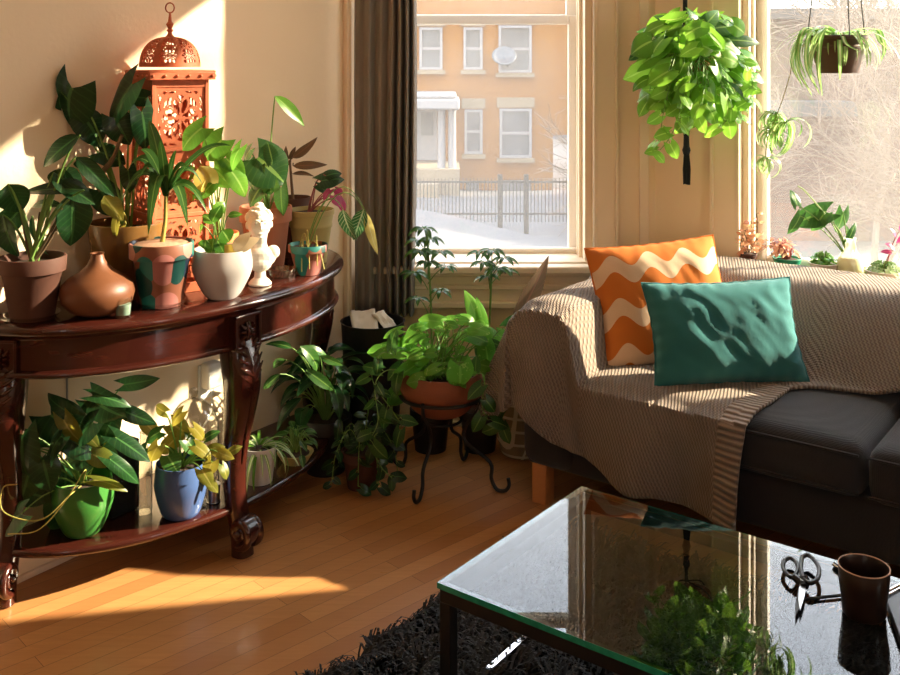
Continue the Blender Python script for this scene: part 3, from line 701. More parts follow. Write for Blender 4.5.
tag(obj('glint_strip', m, M['chrome'], smooth=False), 'made-up shiny strip for the glint under the glass table, in the shag rug', 'strip')  # added strip standing in for a glint under the table
# things on the coffee table
ZT = .366
def TT(px, py, z=ZT): d = (1.5-z)*1000/(py-60); return Vector(((px-450)*d/1000, d, z))
mc = TT(864, 614); mc.z = ZT
t = thing('mug', 'dark brown stoneware cup standing on the glass table', 'mug', mc)
m = MB(); m.lathe([(r*1.08, z*1.08) for r, z in [(.0, .0), (.036, .0), (.039, .004), (.041, .03), (.045, .06), (.0465, .09), (.0455, .0915), (.044, .089), (.042, .06), (.038, .012), (0, .008)]], mc, 40, cap=False); obj('body', m, M['mug'], t)
m = MB(); m.tube([mc+Vector((.0495*math.cos(a), .0495*math.sin(a), .0985)) for a in [2*PI*i/48 for i in range(48)]], .0014, 6, closed=True); obj('rim', m, M['mugrim'], t)
# scissors
sc = TT(804, 585); t = thing('scissors', 'black-handled kitchen scissors lying open on the glass table beside the mug', 'scissors', sc)
def ring(c, rx, ry, ang, r, z, n=28):
    ca, sa = math.cos(ang), math.sin(ang); out = []
    for i in range(n):
        a = 2*PI*i/n; x = rx*math.cos(a); y = ry*math.sin(a)
        out.append(Vector((c.x+x*ca-y*sa, c.y+x*sa+y*ca, z+.006*math.sin(a))))
    return out
piv = TT(803, 589); tip = TT(795, 620); h1 = TT(789, 571); h2 = TT(811, 571)
piv.z += .012
loopA = [(784, 561), (789, 558), (795, 561), (798, 567), (796, 574), (791, 577), (786, 573), (783, 567)]; loopB = [(802, 557), (808, 555), (815, 561), (819, 569), (818, 578), (811, 583), (804, 579), (801, 568)]
m = MB(); m.tube(smoothpath([TT(x, y, ZT+.014) for x, y in loopA+loopA[:1]], 4)[:-1], .0048, 8, closed=True); m.tube([TT(794, 577, ZT+.016), piv+Vector((-.004, .008, 0)), piv+Vector((.004, -.012, 0))], [.008, .009, .007], 8); obj('handle', m, M['black'], t)
m = MB(); m.tube(smoothpath([TT(x, y, ZT+.020) for x, y in loopB+loopB[:1]], 4)[:-1], .0048, 8, closed=True); m.tube([TT(808, 578, ZT+.022), piv+Vector((.004, .006, .004)), piv+Vector((-.002, -.012, 0))], [.008, .010, .007], 8); obj('handle', m, M['black'], t)
for k, (tp, wd_) in enumerate(((TT(795, 621), .012), (TT(800, 616), .011))):
    d = (tp-piv); d.z = 0; L = d.length; d.normalize(); s_ = Vector((-d.y, d.x, 0)); m = MB(); z = ZT+.006+.004*k; B0 = Vector((piv.x, piv.y, 0))
    pr = [(0, -wd_*.6), (0, wd_*.6), (L*.5, wd_*.5), (L, 0), (L*.6, -wd_*.5)]
    vs = [B0+d*a+s_*b_+Vector((0, 0, z+h)) for h in (0, .0025) for a, b_ in pr]; n = 5
    m.add(vs, [tuple(range(n)), tuple(range(n, 2*n))]+[(i, (i+1) % n, n+(i+1) % n, n+i) for i in range(n)]); obj('blade', m, M['steel'] if k else M['iron'], t, smooth=False)
m = MB(); m.lathe([(0, .0), (.006, 0), (.006, .003), (0, .004)], piv+Vector((0, 0, .006)), 14, cap=False); obj('screw', m, M['steel'], t)
# pencil and pen
m = MB(); a, b_ = TT(806, 599, ZT+.0035), TT(853, 594, ZT+.0035); m.tube([a, a.lerp(b_, .06), b_], [.0012, .0035, .0035], 6); tag(obj('pencil', m, M['black']), 'thin black pencil lying on the glass between scissors and mug', 'pencil')
t = thing('pen', 'black pen with silver clip lying on the glass just behind the mug', 'pen', TT(838, 567))
a, b_ = TT(834, 564, ZT+.005), TT(856, 580, ZT+.005); m = MB(); m.tube([a, b_], .005, 10); obj('barrel', m, M['black'], t)
m = MB(); m.tube([a+Vector((-.003, -.006, .003)), a.lerp(b_, .5)+Vector((-.003, -.006, .003))], .0016, 6); obj('clip', m, M['chrome'], t)
t = thing('slim_case', 'black slim case with chrome edge at the right end of the glass table', 'case', TT(900, 615))
p0, p1 = TT(884, 602), TT(915, 690); p2, p3 = TT(960, 680), TT(935, 575)
m = MB(); q = [p0, p1, p2, p3]; m.add([v for v in q]+[v+Vector((0, 0, .016)) for v in q], [(0, 1, 2, 3), (4, 5, 6, 7)]+[(i, (i+1) % 4, 4+(i+1) % 4, 4+i) for i in range(4)]); obj('case_body', m, M['black'], t, bevel=.003)
m = MB(); m.tube([p0+Vector((0, 0, .019)), p3+Vector((0, 0, .019))], .003, 8); m.tube([p0+Vector((.006, -.006, .019)), p3+Vector((.006, -.006, .019))], .002, 8); obj('chrome_trim', m, M['chrome'], t)
# ------------------------------------------------------------ demilune console table
def TP(s, q, z): return Vector((-1.25+.57*s+.82*q, 2.885+.82*s-.57*q, z))
con = thing('console_table', 'half-round red mahogany console table with carved scroll legs, crowded with plants', 'table', TP(.55, .2, 0))
SC, EA, EB = .55, .70, .46
def halfell(prof, a0=EA, b0=EB, q0=.008, n=72, cap=True):
    m = MB(); vs = []; fs = []
    for off, z in prof:
        for i in range(n+1):
            th = PI*i/n; a = a0+off; b = b0+off; s = SC-a*math.cos(th); q = max(q0, b*math.sin(th)); vs.append(TP(s, q, z))
    k = n+1
    for r in range(len(prof)-1):
        for i in range(n): fs.append((r*k+i, r*k+i+1, (r+1)*k+i+1, (r+1)*k+i))
        fs.append((r*k+n, r*k, (r+1)*k, (r+1)*k+n))
    if cap: fs += [tuple(range(k))[::-1], tuple((len(prof)-1)*k+i for i in range(k))]
    return m.add(vs, fs)
top = halfell([(-.05, .735), (-.022, .735), (-.018, .742), (-.008, .746), (.0, .752), (.004, .760), (.003, .768), (-.003, .774), (-.01, .776), (-.014, .780), (-.06, .7805)])
obj('tabletop', top, M['mahog'], con, angle=60)
obj('apron', halfell([(-.034, .640), (-.030, .640), (-.030, .735)], cap=False), M['mahog'], con)
obj('apron_bead', halfell([(-.04, .628), (-.024, .628), (-.017, .632), (-.014, .638), (-.017, .644), (-.024, .648), (-.03, .65)]), M['mahog'], con, angle=70)
obj('lower_shelf', halfell([(-.02, .128), (-.004, .128), (.0, .134), (.0, .142), (-.006, .149), (-.02, .150)], .655, .415, .012), M['mahog'], con, angle=60)
LP_ = [(.475, .40, 0.0), (-.07, .075, -1.05), (1.17, .075, 1.05)]
def leg(s0, q0, ang, full):
    ds, dq = math.sin(ang), math.cos(ang)
    def at(o, z, side=0): return TP(s0+ds*o+dq*side, q0+dq*o-ds*side, z)
    prof = [(0, .64, .050), (.014, .60, .054), (.024, .55, .054), (.024, .50, .050), (.014, .43, .044), (.0, .36, .039), (-.008, .28, .034), (-.006, .20, .031), (.006, .13, .030), (.020, .08, .030), (.026, .03, .030), (.028, .002, .031)]
    P = smoothpath([at(o, z) for o, z, r in prof], 4); R = [interp(i/4, range(len(prof)), [r for *_, r in prof]) for i in range(len(P))]
    m = MB(); m.tube(P, R, 16, sq=.72); L = obj('leg', m, M['mahog'], con, angle=70)
    # scroll: spiral volute with a button, axis along the apron
    m = MB(); cz = .078; co = .026
    pts = []; rs = []
    for i in range(64):
        u = i/63; a = -PI*.55+u*PI*3.3; r = .040*(1-u)**.9+.004
        pts.append((co+.014+math.cos(a)*r, cz+math.sin(a)*r)); rs.append(.013*(1-u*.5))
    for sd in (-1, 1):
        m.tube([at(o, z, sd*.024) for o, z in pts], rs, 8)
        m.ell(at(co+.014, cz, sd*.032), (.011, .011, .011), 12)
    n = 28; vs = []; fs = []
    for sd in (-.026, .026):
        for i in range(n): a = 2*PI*i/n; vs.append(at(co+.014+.043*math.cos(a), cz+.043*math.sin(a), sd))
    fs = [tuple(range(n)), tuple(range(n, 2*n))]+[(i, (i+1) % n, n+(i+1) % n, n+i) for i in range(n)]
    m.add(vs, fs); obj('scroll_foot', m, M['mahog'], L, angle=50)
    # carved acanthus leaf down the knee
    m = MB(); K = 12
    for k in range(K):
        u = k/K; z = .625-u*.30; o = interp(z, [.3, .36, .43, .5, .55, .6, .64], [-.006, .0, .014, .024, .024, .014, 0]); r = interp(z, [.28, .36, .43, .5, .55, .64], [.034, .039, .044, .05, .054, .05])
        wd_ = r*.95*(1-u*.75)+.004
        for sd in (-1, 1):
            a_ = at(o+r*.98, z, 0); b_ = at(o+r*.80, z+.035, sd*wd_); m.tube([a_, a_.lerp(b_, .5)+(a_-TP(s0, q0, a_.z)).normalized()*.003, b_], [.0045, .0055, .002], 6)
    zz = [.635-.36*i/14 for i in range(15)]
    m.tube([at(interp(z, [.28, .3, .36, .43, .5, .55, .6, .64], [-.008, -.006, .0, .014, .024, .024, .014, 0])+interp(z, [.28, .36, .43, .5, .55, .64], [.034, .039, .044, .05, .054, .05])*.99, z) for z in zz], [.006]*12+[.005, .004, .002], 8)
    obj('carved_leaf', m, M['mahog'], L)
    # block on the apron above the leg
    m = MB(); bo = EB-.46+.04; bx = [(-.052, .052, -.04, .047, .63, .735)]
    for x0, x1, y0, y1, za, zb in bx:
        vs = [at(y, z, x) for x in (x0, x1) for y in (y0, y1) for z in (za, zb)]
        m.add(vs, [(0,1,3,2), (4,6,7,5), (0,4,5,1), (2,3,7,6), (0,2,6,4), (1,5,7,3)])
    for x0, x1, za, zb in ((-.052, -.042, .63, .735), (.042, .052, .63, .735), (-.052, .052, .63, .64), (-.052, .052, .725, .735)):
        vs = [at(y, z, x) for x in (x0, x1) for y in (.04, .056) for z in (za, zb)]; m.add(vs, [(0,1,3,2), (4,6,7,5), (0,4,5,1), (2,3,7,6), (0,2,6,4), (1,5,7,3)])
    blk = obj('corner_block', m, M['mahog'], con, bevel=.002, smooth=False)
    m = MB()
    for k in range(8):
        a = 2*PI*k/8; ln = .030 if k % 2 else .022
        m.tube([at(.048, .6825+math.sin(a)*.006, math.cos(a)*.006), at(.058, .6825+math.sin(a)*ln*.6, math.cos(a)*ln*.8), at(.049, .6825+math.sin(a)*ln, math.cos(a)*ln*1.15)], [.003, .006, .002], 8)
    for x in (-.004, .004): m.tube([at(.05, .655, x), at(.062, .6825, x*1.4), at(.05, .71, x)], [.003, .0045, .003], 8)
    m.ell(at(.056, .6825, 0), (.007, .007, .007), 10); obj('rosette', m, M['mahog'], blk)
for a in LP_: leg(*a, True)
# ------------------------------------------------------------ Moorish lantern
lc = Vector((-.28*3.15, 3.15, .781))
lan = thing('lantern', 'tall orange pierced-metal lantern with a domed top standing among the console plants', 'lantern', lc)
lu = Vector((.8, .6, 0)); lv = Vector((-.6, .8, 0))
def LX(a, b, z): return lc+lu*a+lv*b+Vector((0, 0, z))
hw = .085
def floral(u, v):
    # u,v in -1..1, True where metal remains
    r = math.hypot(u, v); a = math.atan2(v, u)
    if max(abs(u), abs(v)) > .88: return True
    pet = abs(math.cos(2*a))**.6; pet2 = abs(math.sin(2*a))**.6
    if r < .10: return True
    if r < .18: return (int((a+PI)/(PI/4)*2) % 4) != 1
    e1 = .30+.52*pet; e2 = .28+.62*pet2
    if abs(r-e1) < .085 or abs(r-e2) < .085: return True
    if r < min(e1, e2): return abs(math.sin(4*a)) < .55
    if r > max(e1, e2): return (u*u*3+v*v*3) % .9 < .30 or abs(abs(u)-abs(v)) < .10
    return False
def panel(fn, X0, X1, Z0, Z1, nx, nz, mp):
    m = MB(); idx = {}; vs = []; fs = []
    def g(i, j):
        if (i, j) not in idx: idx[(i, j)] = len(vs); vs.append(mp(lerp(X0, X1, i/nx), lerp(Z0, Z1, j/nz)))
        return idx[(i, j)]
    for i in range(nx):
        for j in range(nz):
            if fn((i+.5)/nx*2-1, (j+.5)/nz*2-1): fs.append((g(i, j), g(i+1, j), g(i+1, j+1), g(i, j+1)))
    return m.add(vs, fs)
BT = .662
for k, (ax, of) in enumerate(((lu, -lv), (lv, lu), (lu, lv), (lv, -lu))):
    m = MB()
    for r in range(3):
        z0 = .045+r*.2
        p = panel(floral, -hw+.006, hw-.006, z0, z0+.19, 56, 62, lambda x, z: lc+ax*x+of*hw+Vector((0, 0, z))); m.add(p.v, p.f)
    m2 = obj('pierced_panel', m, M['rust'], lan, smooth=False, solid=.0025)
m = MB()
for a in (-1, 1):
    for b in (-1, 1):
        xf = lambda x, y, z: LX(a*hw+x, b*hw+y, z); m.box(-.006, .006, -.006, .006, 0, BT, xf)
for z in (0.0, .235, .435, .635):
    h = .012 if z not in (0, .635) else .03
    for s_ in (-1, 1):
        m.box(-hw, hw, s_*hw-.004, s_*hw+.004, z, z+h, LX); m.box(s_*hw-.004, s_*hw+.004, -hw, hw, z, z+h, LX)
m.box(-hw, hw, -hw, hw, .004, .010, LX)
obj('corner_frame', m, M['rust'], lan, bevel=.001)
m = MB(); q = hw+.020
m.box(-q, q, -q, q, BT+.018, BT+.026, LX); m.box(-q-.003, q+.003, -q-.003, q+.003, BT+.020, BT+.024, LX)
for s_ in (-1, 1): m.box(-q, q, s_*q-.003, s_*q+.003, BT-.004, BT+.02, LX); m.box(s_*q-.003, s_*q+.003, -q, q, BT-.004, BT+.02, LX)
cor = obj('cornice', m, M['rust'], lan, bevel=.002)
for fx in (lambda t: LX(t, -q-.004, BT+.008), lambda t: LX(q+.004, t, BT+.008), lambda t: LX(-q-.004, t, BT+.008)):
    for i in range(6): m = MB(); m.ell(fx(lerp(-q+.01, q-.01, i/5)), (.0055, .0055, .0055), 8); obj('stud', m, M['rust'], cor)
def dm(u, ph):
    th = lerp(PI/2*.98, .12, ph); r = .093*math.sin(th)**.8; z = BT+.026+.004+.100*math.cos(th)**.85; return lc+Vector((r*math.cos(u), r*math.sin(u), z))
def domefn(u, v):
    k = (u+1)/2*8; fu = (k % 1)*2-1; v2 = (v+1)/2
    if abs(fu) > .90 or v2 < .07 or v2 > .86: return True
    vv = (v2*2.2) % 1*2-1; return floral(fu*.95, vv*.9) if max(abs(fu), 0) < .9 else True
m = panel(domefn, PI*.19, PI*2.19, 0, 1, 8*30, 66, dm); obj('pierced_dome', m, M['rust'], lan, smooth=False, solid=.002)
m = MB(); zc = BT+.118
m.lathe([(.035, zc-.004), (.022, zc+.006), (.009, zc+.018), (.006, zc+.026), (.011, zc+.032), (.006, zc+.038), (.010, zc+.046), (.012, zc+.052), (.006, zc+.060), (.004, zc+.078), (.003, zc+.09)], lc, 20); f_ = obj('finial', m, M['rust'], lan)
rr = .0135; m = MB(); m.tube([lc+Vector((rr*math.cos(a), 0, zc+.09+rr+rr*1.15*math.sin(a))) for a in [2*PI*i/32 for i in range(32)]], .0022, 8, closed=True); obj('hanging_ring', m, M['rust'], f_)
# ------------------------------------------------------------ pots, vessels
def pot(name, label, cat, c, r0, r1, h, mat, kind='flower', soil=.85, group=None, n=40, sq=1):
    c = Vector(c); t = thing(name, label, cat, c, group); m = MB()
    if kind == 'flower': pr = [(0, 0), (r0, 0), (lerp(r0, r1, .72)*.98, h*.74), (lerp(r0, r1, .75)*1.0, h*.76), (r1, h*.765), (r1*1.01, h*.98), (r1*.99, h), (r1*.93, h), (r1*.90, h*.96), (r1*.86, h*.80), (0, h*.80)]
    elif kind == 'bowl': pr = [(0, 0), (r0*.9, 0), (r0, h*.03)]+[(lerp(r0, r1, math.sin(min(1, u*1.25)*PI/2))*(1-.10*max(0, u-.6)/.4), h*u) for u in [.1, .2, .3, .4, .5, .6, .7, .8, .9, 1]]+[(r1*.86, h), (r1*.88, h*.8), (0, h*.8)]
    elif kind == 'ribbed': pr = [(0, 0), (r0, 0), (r0*1.02, h*.04), (lerp(r0, r1, .3)*.99, h*.3), (lerp(r0, r1, .62), h*.66), (lerp(r0, r1, .65)*1.03, h*.68), (lerp(r0, r1, .66)*1.03, h*.72), (lerp(r0, r1, .7), h*.74), (r1*.97, h*.9), (r1*1.0, h*.91), (r1*1.01, h*.99), (r1*.99, h), (r1*.94, h), (r1*.9, h*.85), (0, h*.85)]
    else: pr = [(0, 0), (r0, 0), (lerp(r0, r1, .5), h*.5), (r1, h*.97), (r1*.99, h), (r1*.94, h), (r1*.9, h*.85), (0, h*.85)]
    m.lathe(pr, c, n, cap=False, sq=sq); obj('pot', m, mat, t)
    m = MB(); rs = r1*.89; m.lathe([(rs, h*soil), (rs*.7, h*soil+.004), (rs*.3, h*soil+.007), (0, h*soil+.008)], c, 24, cap=False, sq=sq); obj('soil', m, M['soil'], t)
    return t
def saucer(t, c, r, mat, h=.014):
    m = MB(); m.lathe([(0, -.0), (r*.82, -.0), (r, h), (r*.96, h), (r*.8, .003), (0, .003)], c, 36, cap=False); obj('saucer', m, mat, t)
ZC = .7815; ZS = .151
vs_c = Vector((-1.0, 2.835, ZC)); t = thing('clay_vase', 'onion-shaped burnished clay vase with a small pointed neck', 'vase', vs_c)
m = MB(); m.lathe([(0, 0), (.045, 0), (.075, .012), (.096, .035), (.103, .06), (.098, .083), (.078, .103), (.05, .12), (.03, .137), (.020, .155), (.017, .168), (.020, .172), (.014, .171), (.012, .15), (0, .15)], vs_c, 40, cap=False); obj('body', m, M['gourd'], t)
tc_ = Vector((-.915, 2.80, ZC)); t = thing('candle_glass', 'small pale green glass tumbler between the clay vase and painted pot', 'glass', tc_)
m = MB(); m.lathe([(0, 0), (.021, 0), (.0245, .055), (.0225, .055), (.0195, .006), (0, .006)], tc_, 24, cap=False); obj('tumbler', m, M['glass'], t)
m = MB(); m.lathe([(0, .007), (.019, .007), (.0215, .036), (0, .036)], tc_, 24, cap=False); obj('candle_wax', m, plain('pale_green_wax', (.3, .42, .33), .5), t)
ac = Vector((-.556, 3.32, ZC)); t = thing('glass_ashtray', 'faceted clear glass ashtray beside the white bust', 'ashtray', ac)
m = MB(); m.lathe([(0, .0), (.036, 0), (.047, .028), (.040, .028), (.034, .010), (0, .008)], ac, 16, cap=False)
for k in range(16): a = 2*PI*k/16; m.tube([ac+Vector((.038*math.cos(a), .038*math.sin(a), .002)), ac+Vector((.047*math.cos(a+.1), .047*math.sin(a+.1), .028))], .0025, 4)
obj('cut_glass_bowl', m, glassy('cut_glass', (.9, .9, .88), 4), t, smooth=False)
# bust
bc = Vector((-.608, 3.2, ZC)); t = thing('plaster_bust', 'small white plaster bust of a curly-haired classical figure on the console', 'statue', bc)
def face_rot(v): return v
fd = Vector((.30, -.95, 0)).normalized(); fs_ = Vector((-fd.y, fd.x, 0))   # facing, side
def BP(f, s, z): return bc+fd*f+fs_*s+Vector((0, 0, z))
RB = Matrix((fs_, fd, (0, 0, 1))).transposed()
m = MB(); m.lathe([(0, 0), (.036, 0), (.037, .006), (.033, .010), (.030, .014), (.019, .024), (.017, .045), (.021, .056), (.02, .07)], bc, 28)
E_ = lambda f, s, z, rs, rf, rz: m.ell(BP(f, s, z), (rs, rf, rz), 18, RB)
E_(0, 0, .088, .052, .032, .036); E_(.008, 0, .072, .038, .026, .030); E_(-.002, .042, .102, .022, .022, .022); E_(-.002, -.042, .102, .022, .022, .022); E_(.014, 0, .100, .036, .018, .022)
m.tube([BP(-.004, 0, .115), BP(-.002, 0, .135), BP(.002, -.002, .160)], [.026, .021, .026], 14)
HZ = lambda z: .150+(z-.155)*1.28
_E = E_
E_ = lambda f, s, z, rs, rf, rz: _E(f, s, z, rs*1.36, rf*1.36, rz*1.28)
_B = BP
BP = lambda f, s, z: _B(f*1.36, s*1.36, HZ(z))
E_(.002, -.002, .190, .0275, .031, .036); E_(.012, -.002, .174, .018, .017, .018); E_(.022, -.002, .161, .008, .007, .006)
m.tube([BP(.032, -.002, .197), BP(.038, -.002, .183), BP(.034, -.002, .180)], [.003, .0045, .004], 8)
for s_ in (-1, 1):
    E_(.0285, -.002+s_*.010, .196, .005, .003, .003); m.tube([BP(.031, -.002+s_*.003, .201), BP(.030, -.002+s_*.011, .2035), BP(.024, -.002+s_*.018, .200)], .0023, 6)
    E_(.0, -.002+s_*.028, .187, .004, .007, .010); E_(.02, -.002+s_*.014, .182, .007, .007, .008)
E_(.0325, -.002, .1705, .0075, .003, .0018); E_(.032, -.002, .167, .006, .003, .002)
random.seed(3)
for k in range(70):
    a = random.uniform(0, 2*PI); e = random.uniform(.05, 1.45); f = math.cos(a)*math.cos(e); s2 = math.sin(a)*math.cos(e)
    if f > .45 and e < .62: continue
    E_(-.004+f*.031, -.002+s2*.029, .196+math.sin(e)*.032, .0062, .0062, .0062)
E_(-.016, 0, .232, .012, .012, .010); E_(-.03, 0, .19, .012, .012, .016)
o = obj('bust', m, M['plaster'], t); rm = o.modifiers.new('remesh', 'REMESH'); rm.mode = 'VOXEL'; rm.voxel_size = .0016; rm.use_smooth_shade = True
sm_ = o.modifiers.new('smooth', 'SMOOTH'); sm_.iterations = 2; sm_.factor = .5
# lower shelf odds and ends
dc = Vector((-.81, 3.16, ZS)); t = thing('glass_cloche', 'tall clear glass dome on the lower shelf catching the sun', 'glass dome', dc)
m = MB(); m.lathe([(.072, .0), (.078, .004), (.078, .18)]+[(.078*math.cos(a), .18+.10*math.sin(a)) for a in [PI/2*i/10 for i in range(1, 10)]]+[(.006, .281), (.012, .292), (.014, .302), (.009, .312), (0, .314)], dc, 40, cap=False); obj('dome', m, glassy('cloche_glass', (.93, .93, .9), 3), t)
m = MB(); m.lathe([(0, -.0), (.08, -.0), (.08, .008), (0, .008)], dc+Vector((0, 0, .001)), 32, cap=False)
m = MB(); m.lathe([(0, .02), (.028, .03), (.04, .07), (.04, .11), (.02, .15), (.015, .2), (.02, .21)], dc, 24, cap=False); obj('inner_bulb', m, glassy('bulb_glass', (.95, .93, .88), 4), t)
bx = Vector((-1.0, 3.0, ZS)); bs = thing('speaker_box', 'black box speaker on the lower shelf behind the green pot', 'speaker', bx)
m = MB(); xfb = lambda x, y, z: bx+LU*x-LN*y+Vector((0, 0, z)); m.box(-.05, .05, -.045, .045, 0, .21, xfb); obj('cabinet', m, M['black'], bs, bevel=.006)
m = MB(); m.lathe([(.036, 0), (.036, .004), (.03, .003), (.01, .001), (0, .004)], n=28, cap=False, xf=lambda v: bx+LN*(.0455+v.z)+LU*v.x+Vector((0, 0, .07+v.y))); m.lathe([(.02, 0), (.02, .004), (.01, .002), (0, .004)], n=24, cap=False, xf=lambda v: bx+LN*(.0455+v.z)+LU*v.x+Vector((0, 0, .155+v.y))); obj('driver', m, M['iron'], bs)
b2 = Vector((-.915, 2.985, ZS)); t = thing('glass_bottle', 'tall clear glass bottle on the lower shelf beside the blue pot', 'bottle', b2)
m = MB(); m.lathe([(0, 0), (.024, 0), (.026, .01), (.026, .15), (.022, .175), (.011, .20), (.010, .235), (.012, .24), (.008, .24), (0, .23)], b2, 24, cap=False); obj('bottle', m, glassy('bottle_glass', (.8, .8, .76), 5), t)
for nm, lab, cc in (('tin_can', 'small silver tin on the lower shelf beside the white spider plant pot', (-.668, 3.10)), ('tin_can', 'small silver tin on the lower shelf just right of the blue pot', (-.722, 3.055))):
    cc = Vector((*cc, ZS)); t = thing(nm, lab, 'tin', cc, 'small tins on the lower shelf'); m = MB(); m.lathe([(0, 0), (.020, 0), (.021, .002), (.019, .004), (.019, .05), (.021, .052), (.021, .055), (0, .054)], cc, 24, cap=False); obj('can', m, M['steel'], t)
# ------------------------------------------------------------ waste bin, basket, plant stand, curtain
wb = Vector((-.295, 3.82, 0)); t = thing('waste_bin', 'tall black waste bin holding crumpled paper beneath the curtain', 'bin', wb)
m = MB(); m.lathe([(0, .004), (.09, .004), (.095, .0), (.108, .25), (.12, .50), (.124, .505), (.118, .505), (.105, .25), (.088, .012), (0, .012)], wb, 36, cap=False); obj('bin_body', m, M['black'], t)
for j, (dx, dy, rz, sz) in enumerate(((-.03, -.02, .3, .1), (.045, .02, 1.0, .075))):
    m = MB(); R = Matrix.Rotation(rz, 3, 'Z') @ Matrix.Rotation(.7, 3, 'X'); n = 8; vs = []; fs = []
    for i in range(n+1):
        for k in range(n+1): vs.append(wb+Vector((dx, dy, .50))+R @ Vector(((i/n-.5)*sz, (k/n-.5)*sz*1.2, .012*noise.noise(Vector((i*.6, k*.6, j*5))))))
    for i in range(n):
        for k in range(n): q_ = i*(n+1)+k; fs.append((q_, q_+1, q_+n+2, q_+n+1))
    tag(obj('paper_sheet', m.add(vs, fs), M['paper'], solid=.001), ['larger cream paper sheet sticking up at the left of the black bin', 'smaller cream paper scrap at the right of the black bin'][j], 'paper', 'papers in the black bin')
bk = SP(-.265, .36, 0); t = thing('plaid_basket', 'plaid fabric basket on the floor between plant stand and sofa', 'basket', bk)
m = MB(); m.lathe([(0, .003), (.075, .003), (.095, .06), (.105, .2), (.10, .38), (.104, .40), (.095, .40), (.095, .2), (0, .05)], bk, 32, cap=False); obj('basket_body', m, M['plaid'], t)
m = MB()
for s_ in (-1, 1): m.tube([bk+Vector((.10*s_, -.03, .38)), bk+Vector((.115*s_, -.03, .44)), bk+Vector((.115*s_, .03, .44)), bk+Vector((.10*s_, .03, .38))], .005, 8)
obj('handle', m, M['bark'], t)
st = Vector((-.03, 3.55, 0)); t = thing('plant_stand', 'black wrought-iron plant stand with hooked feet holding a terracotta bowl', 'plant stand', st)
m = MB(); m.tube([st+Vector((.148*math.cos(a), .148*math.sin(a), .315)) for a in [2*PI*i/40 for i in range(40)]], .006, 8, closed=True); m.tube([st+Vector((.07*math.cos(a), .07*math.sin(a), .225)) for a in [2*PI*i/40 for i in range(40)]], .005, 8, closed=True); obj('ring', m, M['iron'], t)
for fx, fy in ((-.115, 3.37), (.19, 3.46), (-.20, 3.70), (.06, 3.76)):
    d = Vector((fx-st.x, fy-st.y, 0)); L = d.length; d.normalize(); a = lambda o, z: st+d*o+Vector((0, 0, z))
    pts = smoothpath([a(.150, .325), a(.142, .28), a(.095, .22), a(.09, .16), a(L-.055, .10), a(L-.05, .045), a(L-.03, .010), a(L+.0, .010), a(L+.015, .03), a(L+.012, .055)], 5)
    m = MB(); m.tube(pts, .0065, 8); obj('leg', m, M['iron'], t)
# curtain
random.seed(4); m = MB(); nu, nz = 170, 30; vs = []; fs = []
for i in range(nu+1):
    u = i/nu
    for j in range(nz+1):
        z = lerp(.47, 2.80, j/nz); x = lerp(-.385, -.14, u)+.004*math.sin(z*3+u*4)+(.008*(z-1)/2)
        amp = .010+.022*sst((u-.45)/.2); y = 4.04+amp*math.sin(2*PI*(2.0*u+4.2*u*u)+.3*math.sin(z*1.3))+.006*math.sin(u*41+z*.8)
        if u > .97: y += (u-.97)*1.2
        vs.append((x, min(y, 4.085), z))
for i in range(nu):
    for j in range(nz): q_ = i*(nz+1)+j; fs.append((q_, q_+1, q_+nz+2, q_+nz+1))
t = thing('curtain', 'long taupe curtain bunched at the left side of the window', 'curtain', (-.26, 4.03, .47)); obj('curtain_fabric', m.add(vs, fs), M['curtain'], t, solid=.004)
t = thing('curtain_rod', 'brown curtain rod above the back window', 'curtain rod', (.2, 4.04, 2.81)); m = MB(); m.tube([(-.38, 4.04, 2.815), (.78, 4.04, 2.815)], .012, 12); m.ell((.79, 4.04, 2.815), (.02, .02, .02)); obj('rod', m, M['bark'], t)
m = MB(); m.box(.66, .68, 4.035, 4.118, 2.80, 2.83); m.box(-.375, -.362, 4.035, 4.118, 2.80, 2.83); obj('bracket', m, M['bark'], t)
# ------------------------------------------------------------ plants
def clampm(*ms):
    # nothing grows through the left wall
    for mb in ms:
        for i, v in enumerate(mb.v):
            q = (v[0]+1.25)*LN.x+(v[1]-2.885)*LN.y
            if q < .012 and v[1] < 4.1: mb.v[i] = (v[0]+LN.x*(.012-q), v[1]+LN.y*(.012-q), v[2])
def foliage(t, org, specs, mat, d, smat='stem', kind='heart', jit=.3, dd=.03, sr=.0022, stems=True, name='foliage', rs=.012, bulge=.03, droop=.6, fold=.25, seed=1, sc=1):
    # specs: base x, base y, tip x, tip y, width ratio [, distance]
    random.seed(seed); m = MB(); s = MB(); org = Vector(org)
    for sp_ in specs:
        bx, by, tx, ty, wr = sp_[:5]; D0 = sp_[5] if len(sp_) > 5 else d+random.uniform(-dd, dd)
        P0 = W(bx, by, D0); P1 = W(tx, ty, D0+random.uniform(-.02, .015)); L = (P1-P0).length*1.08*sc; P0 = P0-(P1-P0)*(sc-1)*.5
        N = Vector((random.gauss(.1, jit), -.75, .55+random.gauss(0, jit)))
        m.leaf(P0, P1-P0, N, L, L*wr*(1.1 if kind == 'heart' else 1), kind, droop*random.uniform(.6, 1.3), fold, wave=.03)
        if stems:
            o_ = org+Vector((random.uniform(-rs, rs), random.uniform(-rs, rs), 0)); h = (P0-o_).length
            s.tube(arc(o_, P0, bulge*h/.2, 8, Vector((0, 0, 0))), [lerp(sr*1.3, sr*.8, i/8) for i in range(9)], 5)
    clampm(m, s); obj(name, m, mat, t)
    if stems and s.v: obj('stems', s, M[smat], t)
